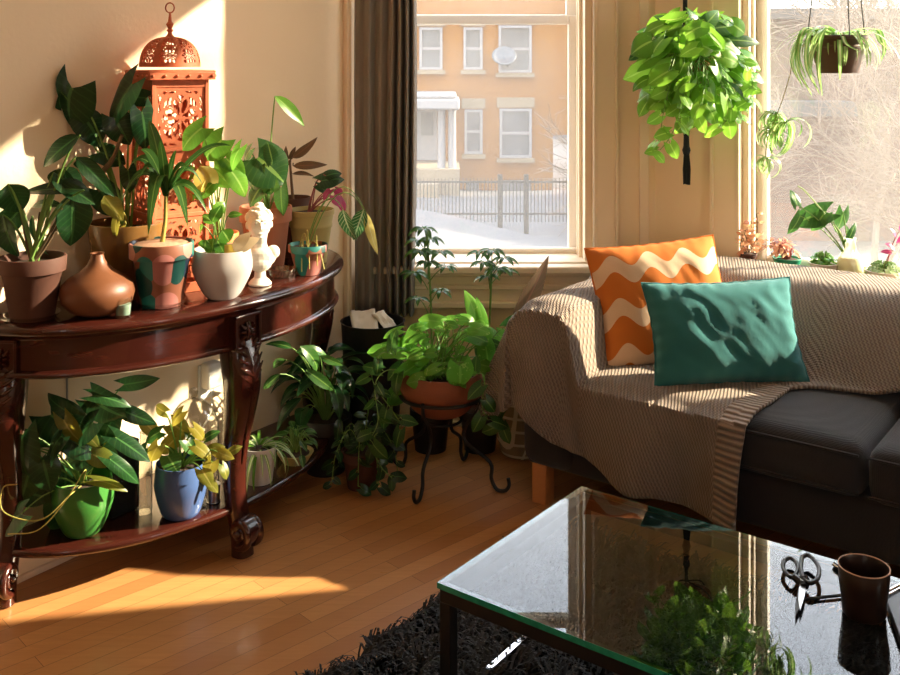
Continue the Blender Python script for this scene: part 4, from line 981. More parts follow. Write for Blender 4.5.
def bush(t, org, n, R, z0, z1, L, wr, mat, kind='ovate', smat='stem', seed=0, droop=.7, lift=.2, sr=.002, name='foliage', stem=True, bias=None, ex=1, fold=.25):
    random.seed(seed); m = MB(); s = MB(); org = Vector(org)
    for k in range(n):
        a = k*2.399+random.uniform(-.4, .4); u = math.sqrt((k+.5)/n)*random.uniform(.7, 1.1); r = R*u
        d = Vector((math.cos(a), math.sin(a)*ex, 0)); P = org+d*r+Vector((0, 0, lerp(z1, z0, u**1.5)*random.uniform(.75, 1.1)))
        if bias: P += Vector(bias)*random.uniform(0, 1)
        l = L*random.uniform(.7, 1.25); D = (d*.9+Vector((random.gauss(0, .35), random.gauss(0, .35), lift-u*.5+random.gauss(0, .25))))
        N = Vector((d.x*.3, d.y*.3-.2, 1))
        m.leaf(P, D, N, l, l*wr, kind, droop*random.uniform(.5, 1.4), fold, wave=.02)
        if stem: s.tube(arc(org+d*.01, P, .03, 6), [sr*1.2, sr*1.1, sr, sr, sr, sr*.8, sr*.8], 4)
    obj(name, m, mat, t)
    if stem: obj('stems', s, M[smat], t)
def vines(t, paths, L, wr, mat, kind='heart', smat='stem', seed=0, step=.045, sr=.0017, name='vine_leaves', face=None, sname='vine_stems', droop=.5):
    random.seed(seed); m = MB(); s = MB()
    for pts in paths:
        P = smoothpath(pts, 10); s.tube(P, sr, 5); acc = 0; side = 1
        for i in range(1, len(P)):
            acc += (P[i]-P[i-1]).length
            if acc > step or i == len(P)-1:
                acc = random.uniform(-.012, .01); side *= -1; tan = (P[i]-P[i-1]).normalized(); f = Vector(face) if face else Vector((0, -.8, .5))
                sd = tan.cross(f); sd = sd.normalized() if sd.length > .01 else Vector((1, 0, 0))
                D = sd*side*.8+tan*.45+Vector((random.gauss(0, .25), random.gauss(-.15, .25), -.25)); l = L*random.uniform(.65, 1.2)
                q_ = P[i]+D.normalized()*l*.3; s.tube([P[i], (P[i]+q_)/2+Vector((0, 0, .004)), q_], sr*.7, 4)
                m.leaf(q_, D, f+Vector((random.gauss(0, .4), random.gauss(0, .3), random.gauss(0, .3))), l, l*wr, kind, droop*random.uniform(.5, 1.5), .25, wave=.03)
    obj(name, m, mat, t); obj(sname, s, M[smat], t)
# A: left pot on console
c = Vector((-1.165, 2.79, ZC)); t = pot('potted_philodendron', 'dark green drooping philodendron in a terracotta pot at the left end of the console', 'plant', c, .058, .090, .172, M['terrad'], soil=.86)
so = c+Vector((0, 0, .155)); saucer(t, c, .075, M['glass'])
foliage(t, so, [(8, 184, 20, 214, .95), (3, 215, 10, 258, .7), (72, 194, 77, 250, .6), (84, 190, 16, 184, .2), (62, 205, 22, 200, .22), (32, 216, 32, 262, .18), (54, 172, 86, 194, .7), (76, 157, 116, 194, .30), (80, 135, 33, 166, .30), (64, 168, 60, 196, .9), (22, 208, -6, 236, .6), (60, 182, 92, 200, .5), (14, 196, -8, 204, .6)], M['dark_leaf'], 2.80, sr=.0035, kind='ovate', fold=.35, sc=1.0)
random.seed(2); m = MB()
for (x, y) in ((20, 205), (62, 208), (40, 212), (58, 225)): m.tube(arc(so, W(x, y, 2.80), -.01, 8), [.007, .0065, .006, .0055, .005, .0045, .004, .004, .003], 7)
obj('thick_stem', m, M['bark'], t)
# B: amber pot
c = Vector((-.99, 3.06, ZC)); t = pot('potted_monstera', 'big heart-leaved philodendron in an amber glazed pot behind the clay vase', 'plant', c, .085, .115, .225, M['amber'], soil=.88, kind='plain')
so = c+Vector((0, 0, .20))
foliage(t, so, [(72, 88, 52, 132, 1.05), (132, 84, 102, 122, .80), (84, 118, 104, 140, .95), (115, 118, 128, 144, .9), (100, 152, 126, 160, .75), (48, 92, 30, 104, .8), (128, 170, 132, 195, .6), (100, 190, 120, 216, .8), (142, 112, 150, 150, .6), (92, 168, 70, 150, .5), (146, 98, 122, 96, .7)], M['dark_leaf'], 3.02, sr=.003, dd=.02, sc=1.0)
foliage(t, so, [(104, 196, 122, 218, .6), (118, 212, 112, 240, .3), (126, 224, 106, 252, .22), (113, 230, 105, 262, .28)], M['olive'], 2.95, kind='ovate', smat='stemy', name='yellowing_leaves', seed=4)
m = MB(); m.tube(smoothpath([so, W(98, 185, 3.03), W(112, 160, 3.02), W(122, 135, 3.0)]), [.009]*7+[.008]*6+[.006]*6, 8); obj('trunk', m, M['bark'], t)
# C: dracaena in painted pot
c = Vector((-.848, 2.94, ZC)); t = pot('potted_dracaena', 'slender cane dracaena in a painted terracotta pot with teal and pink blobs', 'plant', c, .060, .092, .185, M['blobs'], soil=.9)
m = MB(); m.lathe([(.079, 0), (.074, .003), (.03, .006), (0, .007)], c+Vector((0, 0, .178)), 24, cap=False); random.seed(1)
for k in range(60):
    a, r = random.uniform(0, 6.28), random.uniform(0, .072); m.ell(c+Vector((r*math.cos(a), r*math.sin(a), .178)), (.005, .004, .004), 6)
obj('pebbles', m, plain('pale_pebbles', (.5, .3, .2), .7, nz=.5, sc=90), t)
saucer(t, c, .073, M['glass'])
cane = W(166, 196, 2.94); m = MB(); m.tube([c+Vector((0, 0, .17)), cane.lerp(c+Vector((0, 0, .17)), .5)+Vector((.004, 0, 0)), cane], [.008, .006, .006], 10); obj('cane', m, M['stemy'], t)
random.seed(12); m = MB()
for tx, ty, wr, dp, rise in ((149, 120, .20, .5, .02), (126, 172, .16, 1.2, .07), (148, 236, .20, .3, .11), (208, 214, .14, .7, .06), (188, 228, .22, .3, .08), (176, 150, .14, .4, .02), (120, 205, .14, 1.2, .08), (190, 172, .15, .9, .05), (140, 150, .17, .8, .04), (160, 140, .16, .5, .02), (232, 146, .09, .6, .05), (205, 190, .13, 1.0, .07), (135, 190, .13, 1., .08)):
    P = W(tx, ty, 2.94+random.uniform(-.06, .05)); pts = arc(cane, P, rise, 10); L = sum((pts[i+1]-pts[i]).length for i in range(10)); rn = random.random()
    vs = []; at = []; sd = (P-cane).cross(Vector((0, -.7, .7))).normalized()
    for i, p in enumerate(pts):
        u = i/10; w_ = L*wr*.5*(min(1, .35+u*2.2))*(1-u**3)**.8
        for q_ in (-1, 0, 1): vs.append(p+sd*q_*w_+Vector((0, -.3, 1))*abs(q_)*w_*.35); at.append((q_, u, rn))
    m.add(vs, [(i*3+j, i*3+j+1, i*3+j+4, i*3+j+3) for i in range(10) for j in range(2)], at)
obj('sword_leaves', m, M['philo'], t)
# D: orange pot with bright philodendron
c = Vector((-.766, 3.3, ZC)); t = pot('potted_lime_philodendron', 'lime green sunlit philodendron in a small orange pot beside the lantern', 'plant', c, .045, .068, .15, M['orange'], soil=.86)
so = c+Vector((0, 0, .13))
foliage(t, so, [(202, 128, 176, 146, .8, 3.02), (222, 140, 200, 160, .85), (226, 158, 244, 176, .7), (214, 168, 232, 190, .75), (196, 168, 208, 192, .5), (240, 148, 226, 168, .6), (192, 186, 180, 232, .22), (232, 172, 250, 196, .6), (212, 184, 196, 200, .6)], M['bright'], 3.12, sr=.0022, seed=3)
foliage(t, so, [(200, 166, 214, 196, .7), (186, 182, 186, 230, .28), (206, 176, 190, 196, .6)], M['straw'], 3.10, name='yellowing_leaves', stems=False, kind='ovate')
# E: white bowl planter
c = Vector((-.690, 3.03, ZC)); t = pot('white_bowl_planter', 'round-leaved seedling in a rounded white ceramic bowl planter', 'plant', c, .048, .094, .148, M['white'], kind='bowl', soil=.86)
so = c+Vector((-.015, 0, .125))
foliage(t, so, [(213, 214, 226, 203, .8), (214, 224, 204, 212, .8), (222, 230, 232, 244, .9), (214, 238, 210, 258, .85), (206, 240, 202, 254, .8), (228, 216, 240, 212, .5), (212, 222, 219, 205, .7), (217, 240, 224, 252, .9), (204, 226, 196, 232, .8)], M['bright'], 3.0, kind='ovate', sr=.002, dd=.02, seed=5, fold=.15)
m = MB(); m.box(-.001, .001, -.022, .022, .10, .165, lambda x, y, z: c+Vector((.035+y*.9, -.03+y*.3+x, z))); obj('plant_tag', m, plain('yellow_tag', (.8, .6, .1), .6), t)
m = MB(); P = W(233, 250, 2.99); m.leaf(P, Vector((1, .1, .5)), Vector((-.2, -.9, .3)), .085, .045, 'ovate', .3, .1); m.leaf(P, Vector((.8, .1, .9)), Vector((-.2, -.9, .3)), .075, .04, 'ovate', .3, .1); obj('dried_leaf', m, leafmat('papery_leaf', (.75, .6, .3), (.8, .65, .38), (.8, .65, .4), side=0), t)
# F: terracotta pot with heart leaf
c = Vector((-.637, 3.455, ZC)); t = pot('potted_anthurium', 'glossy heart-leaved plant in a tall terracotta pot behind the bust', 'plant', c, .062, .090, .215, M['terra'], soil=.88)
so = c+Vector((0, 0, .19))
foliage(t, so, [(258, 158, 287, 182, 1.1, 3.38), (256, 168, 246, 192, .9), (268, 178, 274, 196, .9), (281, 188, 281, 218, .42, 3.36), (250, 150, 238, 164, .8), (262, 186, 246, 204, .8), (272, 160, 268, 142, .7)], M['philo'], 3.40, sr=.0028, seed=6)
foliage(t, so, [(275, 96, 307, 122, .30, 3.44)], M['bright'], 3.44, sr=.0028, name='new_leaf', bulge=.02, kind='ovate', seed=2)
# G: yellow pot
c = Vector((-.495, 3.56, ZC)); t = pot('potted_begonia', 'dark-leaved plant with a pink arching stem in an olive-yellow pot', 'plant', c, .055, .083, .188, M['yellow'], kind='ribbed', soil=.92)
so = c+Vector((0, 0, .17))
foliage(t, so, [(321, 181, 343, 176, .8), (326, 176, 340, 170, .7), (318, 186, 330, 192, .6)], M['dark_leaf'], 3.52, smat='pstem', bulge=.06, seed=8)
foliage(t, so, [(334, 196, 342, 206, .9), (330, 190, 322, 198, .7), (336, 190, 344, 194, .7), (340, 200, 346, 212, .6)], M['magenta'], 3.50, smat='pstem', name='pink_leaves', seed=9)
# H: rubber plant in brown pot
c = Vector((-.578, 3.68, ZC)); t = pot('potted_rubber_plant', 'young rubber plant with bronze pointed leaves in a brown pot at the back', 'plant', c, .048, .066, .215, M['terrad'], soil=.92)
so = c+Vector((0, 0, .2)); tp_ = W(290, 163, 3.66); m = MB(); m.tube([so, so.lerp(tp_, .5), tp_, W(291, 156, 3.66)], [.006, .005, .004, .002], 8); obj('trunk', m, M['bark'], t)
foliage(t, tp_, [(289, 164, 265, 146, .32), (292, 158, 317, 142, .30), (293, 166, 325, 164, .25), (292, 174, 312, 171, .30), (288, 160, 284, 148, .4), (286, 170, 278, 182, .35), (290, 160, 294, 148, .35)], M['purple'], 3.66, kind='ovate', smat='bark', dd=.01, seed=10)
# I: small patterned pot with trailing prayer plant
c = Vector((-.478, 3.365, ZC)); t = pot('potted_prayer_plant', 'trailing striped-leaf plant in a small spotted pot at the console right end', 'plant', c, .040, .066, .10, M['blobs'], soil=.88)
so = c+Vector((0, 0, .088))
foliage(t, so, [(343, 209, 349, 243, .45, 3.38), (364, 209, 352, 242, .42, 3.38)], M['prayer'], 3.38, kind='ovate', bulge=.10, sr=.0018, seed=11)
foliage(t, so, [(366, 212, 375, 256, .20, 3.38)], M['straw'], 3.38, name='dried_leaf', kind='ovate', bulge=.12, sr=.0015, seed=12)
m = MB(); random.seed(8)
for k in range(6): m.tube(arc(so+Vector((random.uniform(-.03, .03), random.uniform(-.03, 0), 0)), so+Vector((random.uniform(-.02, .07), random.uniform(-.07, -.03), random.uniform(-.07, -.03))), random.uniform(.05, .09), 10), .0018, 5)
obj('looping_runner', m, M['stemy'], t)
# ---- lower shelf
c = Vector((-1.05, 2.86, ZS)); t = pot('shelf_pothos', 'trailing dark pothos in a bright green pot on the lower shelf', 'plant', c, .050, .088, .155, M['green'], kind='bowl', soil=.85)
so = c+Vector((0, 0, .135))
foliage(t, so, [(96, 402, 118, 420, .95), (98, 396, 126, 400, .35), (68, 412, 41, 398, .32), (55, 418, 82, 440, .85), (34, 446, 6, 430, .55), (22, 440, 18, 478, .75), (44, 464, 50, 488, .85), (66, 470, 66, 492, .9), (64, 496, 62, 542, .55), (20, 490, 44, 500, .7), (18, 516, -4, 530, .7), (82, 446, 78, 480, .6), (120, 440, 146, 456, .4), (114, 462, 138, 480, .35), (126, 412, 150, 422, .4), (128, 384, 151, 381, .4), (72, 440, 96, 452, .7), (30, 470, 20, 500, .7), (58, 440, 40, 460, .8), (90, 425, 70, 440, .8), (100, 452, 112, 470, .8), (48, 478, 30, 470, .7), (10, 452, 4, 478, .7), (110, 424, 100, 446, .7)], M['dark_leaf'], 2.80, dd=.06, jit=.35, seed=13, sc=1.3)
foliage(t, so, [(64, 420, 78, 450, .7), (92, 454, 114, 464, .7), (94, 480, 127, 484, .3), (84, 430, 98, 448, .5)], M['olive'], 2.78, name='yellowing_leaves', stems=False, seed=14)
m = MB()
for pts in (([so, W(70, 495, 2.75), W(40, 520, 2.72), W(4, 512, 2.72), W(3, 488, 2.73), W(18, 484, 2.74)]), ([so, W(85, 470, 2.75), W(66, 500, 2.70), W(38, 530, 2.70), W(8, 534, 2.72)])): m.tube(smoothpath(pts, 8), .0016, 6)
obj('yellow_runner', m, M['stemy'], t)
c = Vector((-.800, 2.972, ZS)); t = pot('blue_pot_vine', 'small olive-leaved vine in a cobalt blue glazed pot on the lower shelf', 'plant', c, .055, .080, .155, M['blue'], kind='bowl', soil=.88)
so = c+Vector((0, 0, .137))
foliage(t, so, [(172, 424, 188, 434, .9), (152, 430, 140, 416, .7), (176, 438, 158, 456, .6), (194, 428, 206, 440, .6), (158, 446, 148, 462, .8), (196, 446, 212, 456, .6), (208, 450, 222, 444, .6), (212, 462, 206, 478, .7), (222, 466, 230, 478, .7), (218, 452, 232, 458, .6), (202, 470, 212, 486, .7), (165, 412, 152, 406, .7), (182, 412, 170, 424, .8), (170, 470, 164, 482, .9), (208, 480, 218, 492, .6), (230, 452, 240, 446, .6)], M['olive'], 2.93, dd=.05, seed=15)
foliage(t, so, [(160, 432, 142, 440, .7), (168, 456, 178, 472, .9), (186, 440, 200, 452, .8), (206, 438, 218, 430, .6), (146, 448, 134, 458, .7)], M['philo'], 2.93, name='green_leaves', seed=16, stems=False)
c = Vector((-.612, 3.205, ZS)); t = pot('spider_plant', 'spider plant in a white pot on the lower shelf behind the front leg', 'plant', c, .042, .056, .115, M['white'], kind='plain', soil=.9)
def strapplant(t, so, n, L, wr, mat, seed, zr=.6, name='strap_leaves', dz=1.6, only=None):
    random.seed(seed); m = MB()
    for k in range(n):
        a = random.uniform(0, 2*PI) if only is None else only+random.gauss(0, .8); l = L*random.uniform(.6, 1.15); D = Vector((math.cos(a), math.sin(a), random.uniform(.4, 1.6)*zr)); m.leaf(so+D*.01, D, Vector((-D.x*.6, -D.y*.6, 1)), l, l*wr, 'strap', dz*random.uniform(.7, 1.3), .3, nl=12)
    obj(name, m, mat, t)
strapplant(t, c+Vector((0, 0, .10)), 26, .17, .06, M['spider'], 4)
strapplant(t, c+Vector((0, 0, .10)), 12, .15, .06, M['bright'], 5, name='green_leaves')
c = Vector((-.52, 3.36, ZS)); t = pot('yellow_dish_plant', 'low leafy plant in a shallow ochre dish at the right end of the lower shelf', 'plant', c, .04, .062, .035, M['yellow'], kind='plain', soil=.8)
bush(t, c+Vector((0, 0, .03)), 26, .07, .02, .09, .045, .5, M['philo'], seed=3)
# ---- floor behind the console
c = Vector((-.455, 3.66, 0)); t = pot('peace_lily', 'bushy dark peace lily in a black pot on the floor behind the right table leg', 'plant', c, .07, .095, .2, M['black'], soil=.9)
so = c+Vector((0, 0, .18))
bush(t, so, 46, .13, .06, .27, .13, .34, M['dark_leaf'], 'ovate', seed=21, droop=1.0, lift=.35)
foliage(t, so, [(292, 348, 268, 338, .3), (300, 346, 336, 372, .3), (296, 352, 330, 344, .3), (286, 360, 262, 366, .3), (306, 370, 338, 392, .28), (280, 374, 258, 392, .28), (320, 356, 343, 366, .3)], M['philo'], 3.5, kind='ovate', name='upper_leaves', seed=22, droop=.9)
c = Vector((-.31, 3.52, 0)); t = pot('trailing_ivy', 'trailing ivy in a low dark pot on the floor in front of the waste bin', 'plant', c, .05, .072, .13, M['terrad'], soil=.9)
so = c+Vector((0, 0, .12)); random.seed(5); ps = []
for k in range(7):
    a = k*.9+random.uniform(-.2, .2); r = random.uniform(.09, .14); d = Vector((math.cos(a), math.sin(a), 0)); ps.append([so, so+d*r*.4+Vector((0, 0, .09)), so+d*r*.85+Vector((0, 0, .02)), so+d*r+Vector((0, 0, -.08))])
ps.append([so, W(372, 400, 3.5), W(390, 420, 3.45), W(372, 440, 3.42), W(380, 465, 3.42), W(392, 478, 3.42)])
vines(t, ps, .042, .85, M['dark_leaf'], seed=6, step=.035)
# ---- bowl on the stand: golden pothos
c = Vector((-.03, 3.55, .250)); t = pot('stand_pothos', 'lush golden pothos in a terracotta bowl on the iron plant stand', 'plant', c, .085, .155, .150, M['bowl'], kind='bowl', soil=.85)
so = c+Vector((0, 0, .13))
random.seed(30); sp = []
for k in range(80):
    x = random.gauss(446, 27); y = random.uniform(318, 382)+abs(x-448)*.25-8*math.exp(-((x-470)/15)**2); a = math.atan2((y-372), (x-448))+random.gauss(0, .6); L = random.uniform(15, 26)
    sp.append((x, y, x+L*math.cos(a), y+L*(.5*math.sin(a)+.45), random.uniform(.6, .9), random.uniform(3.42, 3.66)))
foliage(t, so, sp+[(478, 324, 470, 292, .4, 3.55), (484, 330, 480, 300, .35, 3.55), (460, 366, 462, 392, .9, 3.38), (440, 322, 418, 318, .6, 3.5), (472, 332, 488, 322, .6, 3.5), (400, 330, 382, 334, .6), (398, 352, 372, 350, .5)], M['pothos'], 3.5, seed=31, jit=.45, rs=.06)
ps = [[so+Vector((-.1, -.05, .03)), W(388, 370, 3.45), W(375, 385, 3.42), W(378, 420, 3.40), W(370, 440, 3.40)], [so+Vector((-.1, -.02, .03)), W(384, 352, 3.45), W(372, 378, 3.45), W(392, 410, 3.43), W(402, 425, 3.42)],
      [so+Vector((.1, 0, .03)), W(505, 350, 3.5), W(512, 385, 3.48), W(500, 425, 3.46)], [so+Vector((.08, -.08, .02)), W(484, 375, 3.40), W(482, 405, 3.38), W(488, 420, 3.38)], [so+Vector((.12, .0, .03)), W(500, 330, 3.5), W(514, 345, 3.5), W(510, 365, 3.48)]]
vines(t, ps, .06, .75, M['philo'], seed=32, step=.05)
# ---- scheffleras and rubber leaf behind
def schef(t, so, top, heads, seed):
    random.seed(seed); s = MB(); m = MB(); s.tube(smoothpath([so, so.lerp(top, .5)+Vector((.01, 0, 0)), top]), .0042, 7)
    for hx, hy, hd, n, L in heads:
        P = W(hx, hy, hd); k = min(1, max(.1, (P.z-so.z)/(top.z-so.z)-.10)); b = so.lerp(top, k); s.tube(arc(b, P, .01, 6), .002, 5); a0 = random.random()*6
        for i in range(n):
            a = a0+2*PI*i/n; D = Vector((math.cos(a), math.sin(a)*.8, -.12+.3*random.random())); q_ = P+D*.012; s.tube([P, q_], .001, 4); l = L*random.uniform(.8, 1.15); m.leaf(q_, D, Vector((0, -.35, 1)), l, l*.36, 'ovate', .9, .2)
    obj('leaflets', m, M['philo'], t); obj('stems', s, M['stem'], t)
c = Vector((-.075, 3.86, 0)); t = pot('umbrella_plant', 'umbrella plant rising in front of the left part of the window, taller of two', 'plant', c, .06, .08, .16, M['black'], soil=.9, group='umbrella plants under the window')  # pot coloured black to carry the shade under the window
schef(t, c+Vector((0, 0, .15)), W(427, 232, 3.86), [(424, 228, 3.84, 9, .06), (430, 238, 3.88, 8, .055), (420, 250, 3.84, 9, .06), (440, 252, 3.84, 8, .06), (428, 262, 3.82, 8, .06), (446, 266, 3.86, 8, .05), (414, 272, 3.86, 7, .06), (440, 290, 3.86, 6, .05), (418, 298, 3.84, 7, .05), (418, 240, 3.9, 8, .055)], 41)
c = Vector((.115, 3.86, 0)); t = pot('umbrella_plant', 'shorter umbrella plant below the window sill just left of the sofa', 'plant', c, .06, .08, .16, M['black'], soil=.9, group='umbrella plants under the window')  # black pot here too, shade put into the colour
schef(t, c+Vector((0, 0, .15)), W(492, 262, 3.86), [(492, 250, 3.84, 9, .055), (484, 262, 3.84, 8, .055), (504, 258, 3.86, 8, .05), (498, 268, 3.84, 8, .055), (488, 276, 3.82, 7, .05), (508, 270, 3.88, 7, .05), (480, 252, 3.88, 7, .045)], 42)
c = SP(-.20, .60, 0); t = pot('rubber_tree', 'rubber tree with one large upright bronze leaf between umbrella plant and sofa', 'plant', c, .045, .058, .15, M['black'], soil=.9)
foliage(t, c+Vector((0, 0, .13)), [(512, 330, 549, 264, .24, 3.66)], M['purple'], 3.78, kind='ovate', smat='bark', sr=.004, bulge=.0, seed=1, droop=.3, jit=.2, name='large_leaf')
foliage(t, c+Vector((0, 0, .13)), [(512, 372, 524, 392, .6, 3.76), (506, 340, 488, 352, .5, 3.74), (510, 356, 500, 376, .6, 3.74)], M['dark_leaf'], 3.76, kind='ovate', smat='bark', sr=.003, seed=3)
# ---- hanging pothos in macrame
hc = W(694, 60, 3.94); c = Vector((hc.x, hc.y, 1.325)); t = pot('hanging_pothos', 'full bright green pothos in a terracotta pot hanging in the window corner', 'plant', c, .066, .100, .175, M['terra'], soil=.9)
so = c+Vector((0, 0, .16)); random.seed(50); sp = []
for k in range(150):
    a = random.uniform(0, 2*PI); r = random.uniform(.15, 1)**.6*random.uniform(.8, 1.12); x = 699+math.cos(a)*r*52; y = 66+math.sin(a)*r*54; L = random.uniform(13, 25)
    if abs(x-708) < 15 and 60 < y < 76 and random.random() < .7: continue
    b = a+random.gauss(0, .6); dx, dy = math.cos(b), .5*math.sin(b)+.6; n_ = math.hypot(dx, dy)
    sp.append((x, y, x+L*dx/n_, y+L*dy/n_, random.uniform(.7, 1.0), 3.72+random.uniform(-.17, .14)*(1.15-r*.6)))
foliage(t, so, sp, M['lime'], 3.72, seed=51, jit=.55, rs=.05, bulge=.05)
foliage(t, so, [(690, 34, 640, 24, .3), (682, 28, 658, 12, .45), (700, 30, 722, 8, .5), (716, 28, 748, 22, .5), (728, 40, 762, 40, .35), (736, 84, 762, 104, .4), (696, 22, 692, 4, .6), (670, 30, 650, 20, .5), (640, 52, 629, 60, .6), (652, 104, 646, 110, .5)], M['philo'], 3.70, seed=52, name='outer_leaves', rs=.04)
ps = [[so+Vector((-.06, -.05, 0)), W(672, 80, 3.64), W(664, 110, 3.62), W(660, 135, 3.62), W(655, 152, 3.62)], [so+Vector((-.05, -.07, 0)), W(682, 90, 3.62), W(678, 120, 3.60), W(668, 140, 3.60), W(660, 150, 3.60)], [so+Vector((.04, -.08, 0)), W(704, 90, 3.62), W(700, 112, 3.60), W(690, 118, 3.60)],
      [so+Vector((.07, -.04, 0)), W(726, 92, 3.66), W(732, 110, 3.64), W(722, 126, 3.64)], [so+Vector((-.08, 0, .0)), W(656, 70, 3.67), W(650, 90, 3.67), W(652, 104, 3.67)], [so+Vector((.07, 0, 0)), W(740, 60, 3.67), W(752, 80, 3.67), W(750, 100, 3.67)], [so+Vector((0, .08, 0)), W(716, 100, 3.80), W(738, 116, 3.82), W(744, 90, 3.82)]]
vines(t, ps, .06, .85, M['lime'], seed=53, step=.04)
t = thing('macrame_hanger', 'black macrame hanger with a knotted tassel carrying the hanging pothos', 'plant hanger', c+Vector((0, 0, -.3)))
tz = c.z-.02; m = MB(); tp_ = Vector((c.x-.035, c.y, HT-.03))
for k in range(4):
    a = PI/4+k*PI/2; e_ = Vector((math.cos(a)*.103, math.sin(a)*.103, 0)); m.tube(smoothpath([Vector((c.x-.03, c.y, c.z-.045)), c+e_*.72+Vector((0, 0, -.002)), c+e_+Vector((0, 0, .165)), c+e_*.35+Vector((-.02, 0, .26)), Vector((c.x-.035, c.y, c.z+.34))]), .0028, 6)
m.tube([Vector((c.x-.035, c.y, c.z+.30)), Vector((c.x-.035, c.y, HT-.03))], .009, 8); obj('cords', m, M['cord'], t)
m = MB(); q_ = Vector((c.x-.03, c.y, -.055)); m.tube([q_+Vector((0, 0, c.z+.012)), q_+Vector((0, 0, c.z-.05))], .007, 8); m.lathe([(.004, c.z-.03), (.014, c.z-.05), (.011, c.z-.07), (.012, c.z-.11), (.017, c.z-.125), (.012, c.z-.142)], q_, 14); obj('knot', m, M['cord'], t)
m = MB(); random.seed(3)
for k in range(34):
    a = random.uniform(0, 6.28); r = random.uniform(.002, .012); m.tube([q_+Vector((r*.8*math.cos(a), r*.8*math.sin(a), c.z-.135)), q_+Vector((r*1.3*math.cos(a), r*1.3*math.sin(a), c.z-.2)), q_+Vector((r*1.2*math.cos(a+.3), r*1.2*math.sin(a+.3), c.z-random.uniform(.245, .262)))], .0028, 4)
obj('tassel', m, M['cord'], t)
m = MB(); m.tube([tp_+Vector((0, 0, .0)), tp_+Vector((0, 0, .032))], .006, 8); obj('ceiling_hook', m, M['iron'], t)
# ---- hanging spider plant
hd = 3.40; c = W(838, 73, hd); c.z = 1.5-.013*hd; t = pot('hanging_spider_plant', 'variegated spider plant in a dark brown plastic hanging pot before the right window', 'plant', c, .066, .098, .128, M['brownpl'], kind='ribbed', soil=.92)
so = c+Vector((0, 0, .118)); random.seed(60)
strapplant(t, so, 60, .22, .07, M['spider'], 61, zr=.6, dz=1.7)
m = MB()
for bx, by, tx, ty, mx in ((808, 34, 812, 96, 797), (815, 34, 820, 95, 806), (822, 34, 803, 88, 792), (812, 32, 806, 78, 798), (836, 36, 860, 52, 846), (868, 34, 889, 50, 880), (872, 34, 880, 62, 884), (826, 38, 822, 96, 818), (850, 34, 862, 50, 860)):
    pts = smoothpath([W(lerp(bx, 843, .3), by+2, hd-.03), W((bx+mx)/2, by-4, hd-.08), W(mx, (by+ty)/2, hd-.11), W(tx, ty, hd-.11)], 5); rn = random.random(); vs = []; at = []; n_ = len(pts)
    for i, p in enumerate(pts):
        u = i/(n_-1); w_ = .0085*(1-u**3)**.7*(.6+min(1, u*3)*.4)
        for q_ in (-1, 0, 1): vs.append(p+Vector((q_*w_, abs(q_)*-.003, 0))); at.append((q_, u, rn))
    m.add(vs, [(i*3+j, i*3+j+1, i*3+j+4, i*3+j+3) for i in range(n_-1) for j in range(2)], at)
obj('arching_leaves', m, M['spider'], t)
m = MB()
r1 = smoothpath([so+Vector((-.05, -.05, .02)), W(797, 50, hd-.07), W(790, 75, hd-.08), W(783, 98, hd-.08), W(777, 114, hd-.08), W(768, 138, hd-.08), W(765, 158, hd-.08)], 6); m.tube(r1, .0014, 5); obj('runner', m, M['stemy'], t)
m = MB()
for P, n_, l_ in ((W(777, 114, hd-.08), 26, .12), (W(774, 130, hd-.08), 20, .11), (W(766, 158, hd-.08), 20, .10), (W(786, 122, hd-.09), 18, .16)):
    for k in range(n_): a = random.uniform(0, 6.28); D = Vector((math.cos(a), math.sin(a), random.uniform(-.4, .9))); l = l_*random.uniform(.6, 1.2); m.leaf(P, D, Vector((0, -.3, 1)), l, l*.085, 'strap', 2.4, .3, nl=8)
obj('plantlets', m, M['spider'], t)
t = thing('hanging_chain', 'three thin black hanger wires holding the spider plant pot', 'plant hanger', c+Vector((0, 0, .12)))
apex = Vector((c.x, c.y, 2.45)); m = MB()
for a in (PI*.95, PI*.05, PI*1.5): m.tube([c+Vector((.098*math.cos(a), .098*math.sin(a), .122)), c+Vector((.098*math.cos(a), .098*math.sin(a), .135)), apex], .0022, 6)
m.tube([apex, Vector((c.x, c.y, HT-.001))], .0025, 6); obj('wires', m, M['iron'], t)
# ---- sill plants (deep sill of the right window)
def SI(px, n=.02): # point on the sill line seen at column px
    k = (px-450)/1000; O = B+RV*n; t_ = (k*O.y-O.x)/(RU.x-k*RU.y); P = O+RU*t_; return Vector((P.x, P.y, .7015))
c = SI(748, -.01); c = Vector((c.x, c.y, .7015)); t = pot('coral_sedum', 'leggy coral-leaved sedum in a small brown pot at the sill left end', 'plant', c, .025, .034, .05, M['terrad'], soil=.9)
so = c+Vector((0, 0, .045)); random.seed(70); ps = [[so, W(x, (y+258)/2, c.y), W(x+random.uniform(-3, 3), y, c.y-.01)] for x, y in ((743, 230), (752, 222), (757, 214), (748, 236), (740, 236))]
vines(t, ps, .028, .6, M['red_succ'], kind='ovate', smat='bark', seed=71, step=.014)
c = SI(787, .005); t = pot('green_bowl_succulent', 'coral and pink succulents spilling from a low green plastic bowl on the sill', 'plant', c, .036, .055, .048, M['tealpot'], kind='plain', soil=.8)
bush(t, c+Vector((0, 0, .035)), 80, .06, .01, .07, .028, .5, M['red_succ'], 'ovate', seed=72, bias=(-.05, .02, .03), smat='pstem', sr=.001)
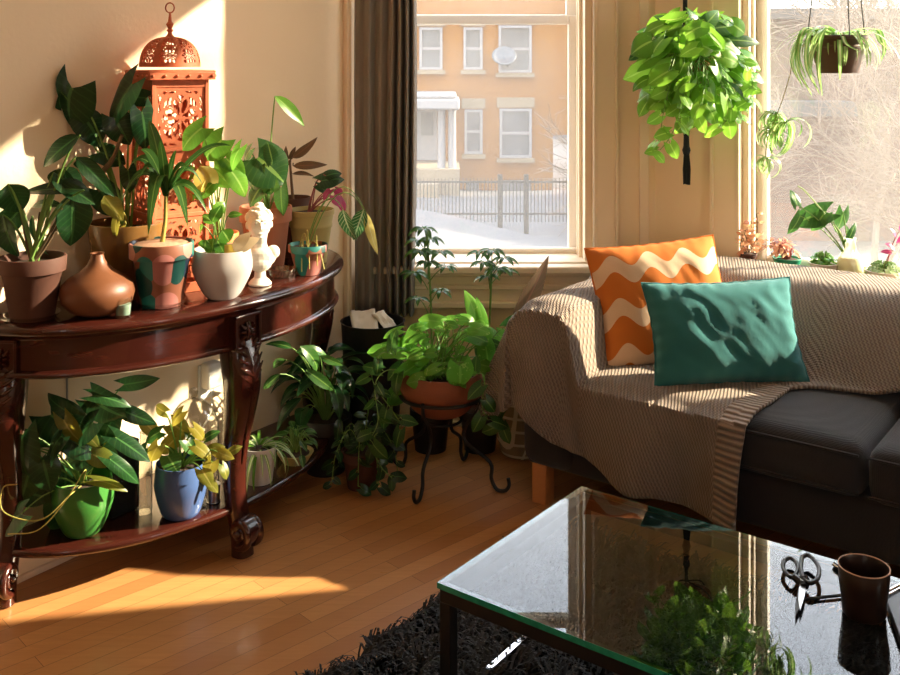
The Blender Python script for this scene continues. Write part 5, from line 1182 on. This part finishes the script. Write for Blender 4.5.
c = SI(824, .01); t = pot('white_bowl_succulent', 'small green succulents in a low white bowl on the sill', 'plant', c, .036, .056, .045, M['cream'], kind='plain', soil=.8)
bush(t, c+Vector((0, 0, .035)), 60, .04, .01, .045, .026, .75, M['bright'], 'ovate', seed=73, sr=.001)
c = SI(850, .02); t = thing('glass_vase', 'pale milky glass vase holding a pothos cutting on the sill', 'vase', c)
m = MB(); m.lathe([(0, 0), (.040, 0), (.045, .006), (.045, .055), (.038, .078), (.023, .10), (.019, .125), (.022, .145), (.019, .145), (.016, .125), (.0, .10)], c, 28, cap=False); obj('vase_body', m, filmmat('milk_glass', .75, (.95, .93, .82)), t)
m = MB(); m.lathe([(0, .003), (.038, .004), (.043, .01), (.043, .055), (.036, .076), (0, .077)], c, 28, cap=False); obj('water', m, plain('cloudy_water', (.80, .78, .52), .15), t)
ct_ = thing('pothos_cutting', 'pothos cutting with two trailing leaves standing in the milky glass vase', 'plant', c+Vector((0, 0, .05)))
vd = c.y
foliage(ct_, c+Vector((0, 0, .06)), [(832, 224, 824, 208, .01), (826, 212, 793, 222, .6), (800, 216, 792, 236, .5), (843, 212, 840, 234, .6), (848, 240, 858, 222, .3), (824, 214, 812, 230, .7), (797, 205, 793, 190, .7), (852, 248, 850, 226, .35)], M['philo'], vd, seed=75, dd=.01, jit=.15, sr=.0022, bulge=.02, rs=.004)
m = MB(); m.tube(smoothpath([c+Vector((0, 0, .02)), W(842, 236, vd), W(826, 215, vd), W(806, 192, vd), W(798, 186, vd)]), .0028, 7); obj('main_stem', m, M['sage'], ct_)
c = SI(884, .0); t = pot('cream_trough_succulent', 'pale succulents in a cream planter at the right edge of the sill', 'plant', c, .05, .066, .045, M['cream'], kind='plain', soil=.8)
bush(t, c+Vector((0, 0, .035)), 70, .06, .01, .03, .026, .6, M['sage'], 'ovate', seed=76, sr=.001)
foliage(t, c+Vector((0, 0, .035)), [(896, 236, 893, 228, .6), (900, 242, 906, 234, .6), (894, 248, 888, 242, .6), (902, 228, 906, 220, .6), (890, 252, 882, 250, .6)], M['magenta'], c.y, smat='pstem', name='pink_sprigs', seed=77, sr=.001)
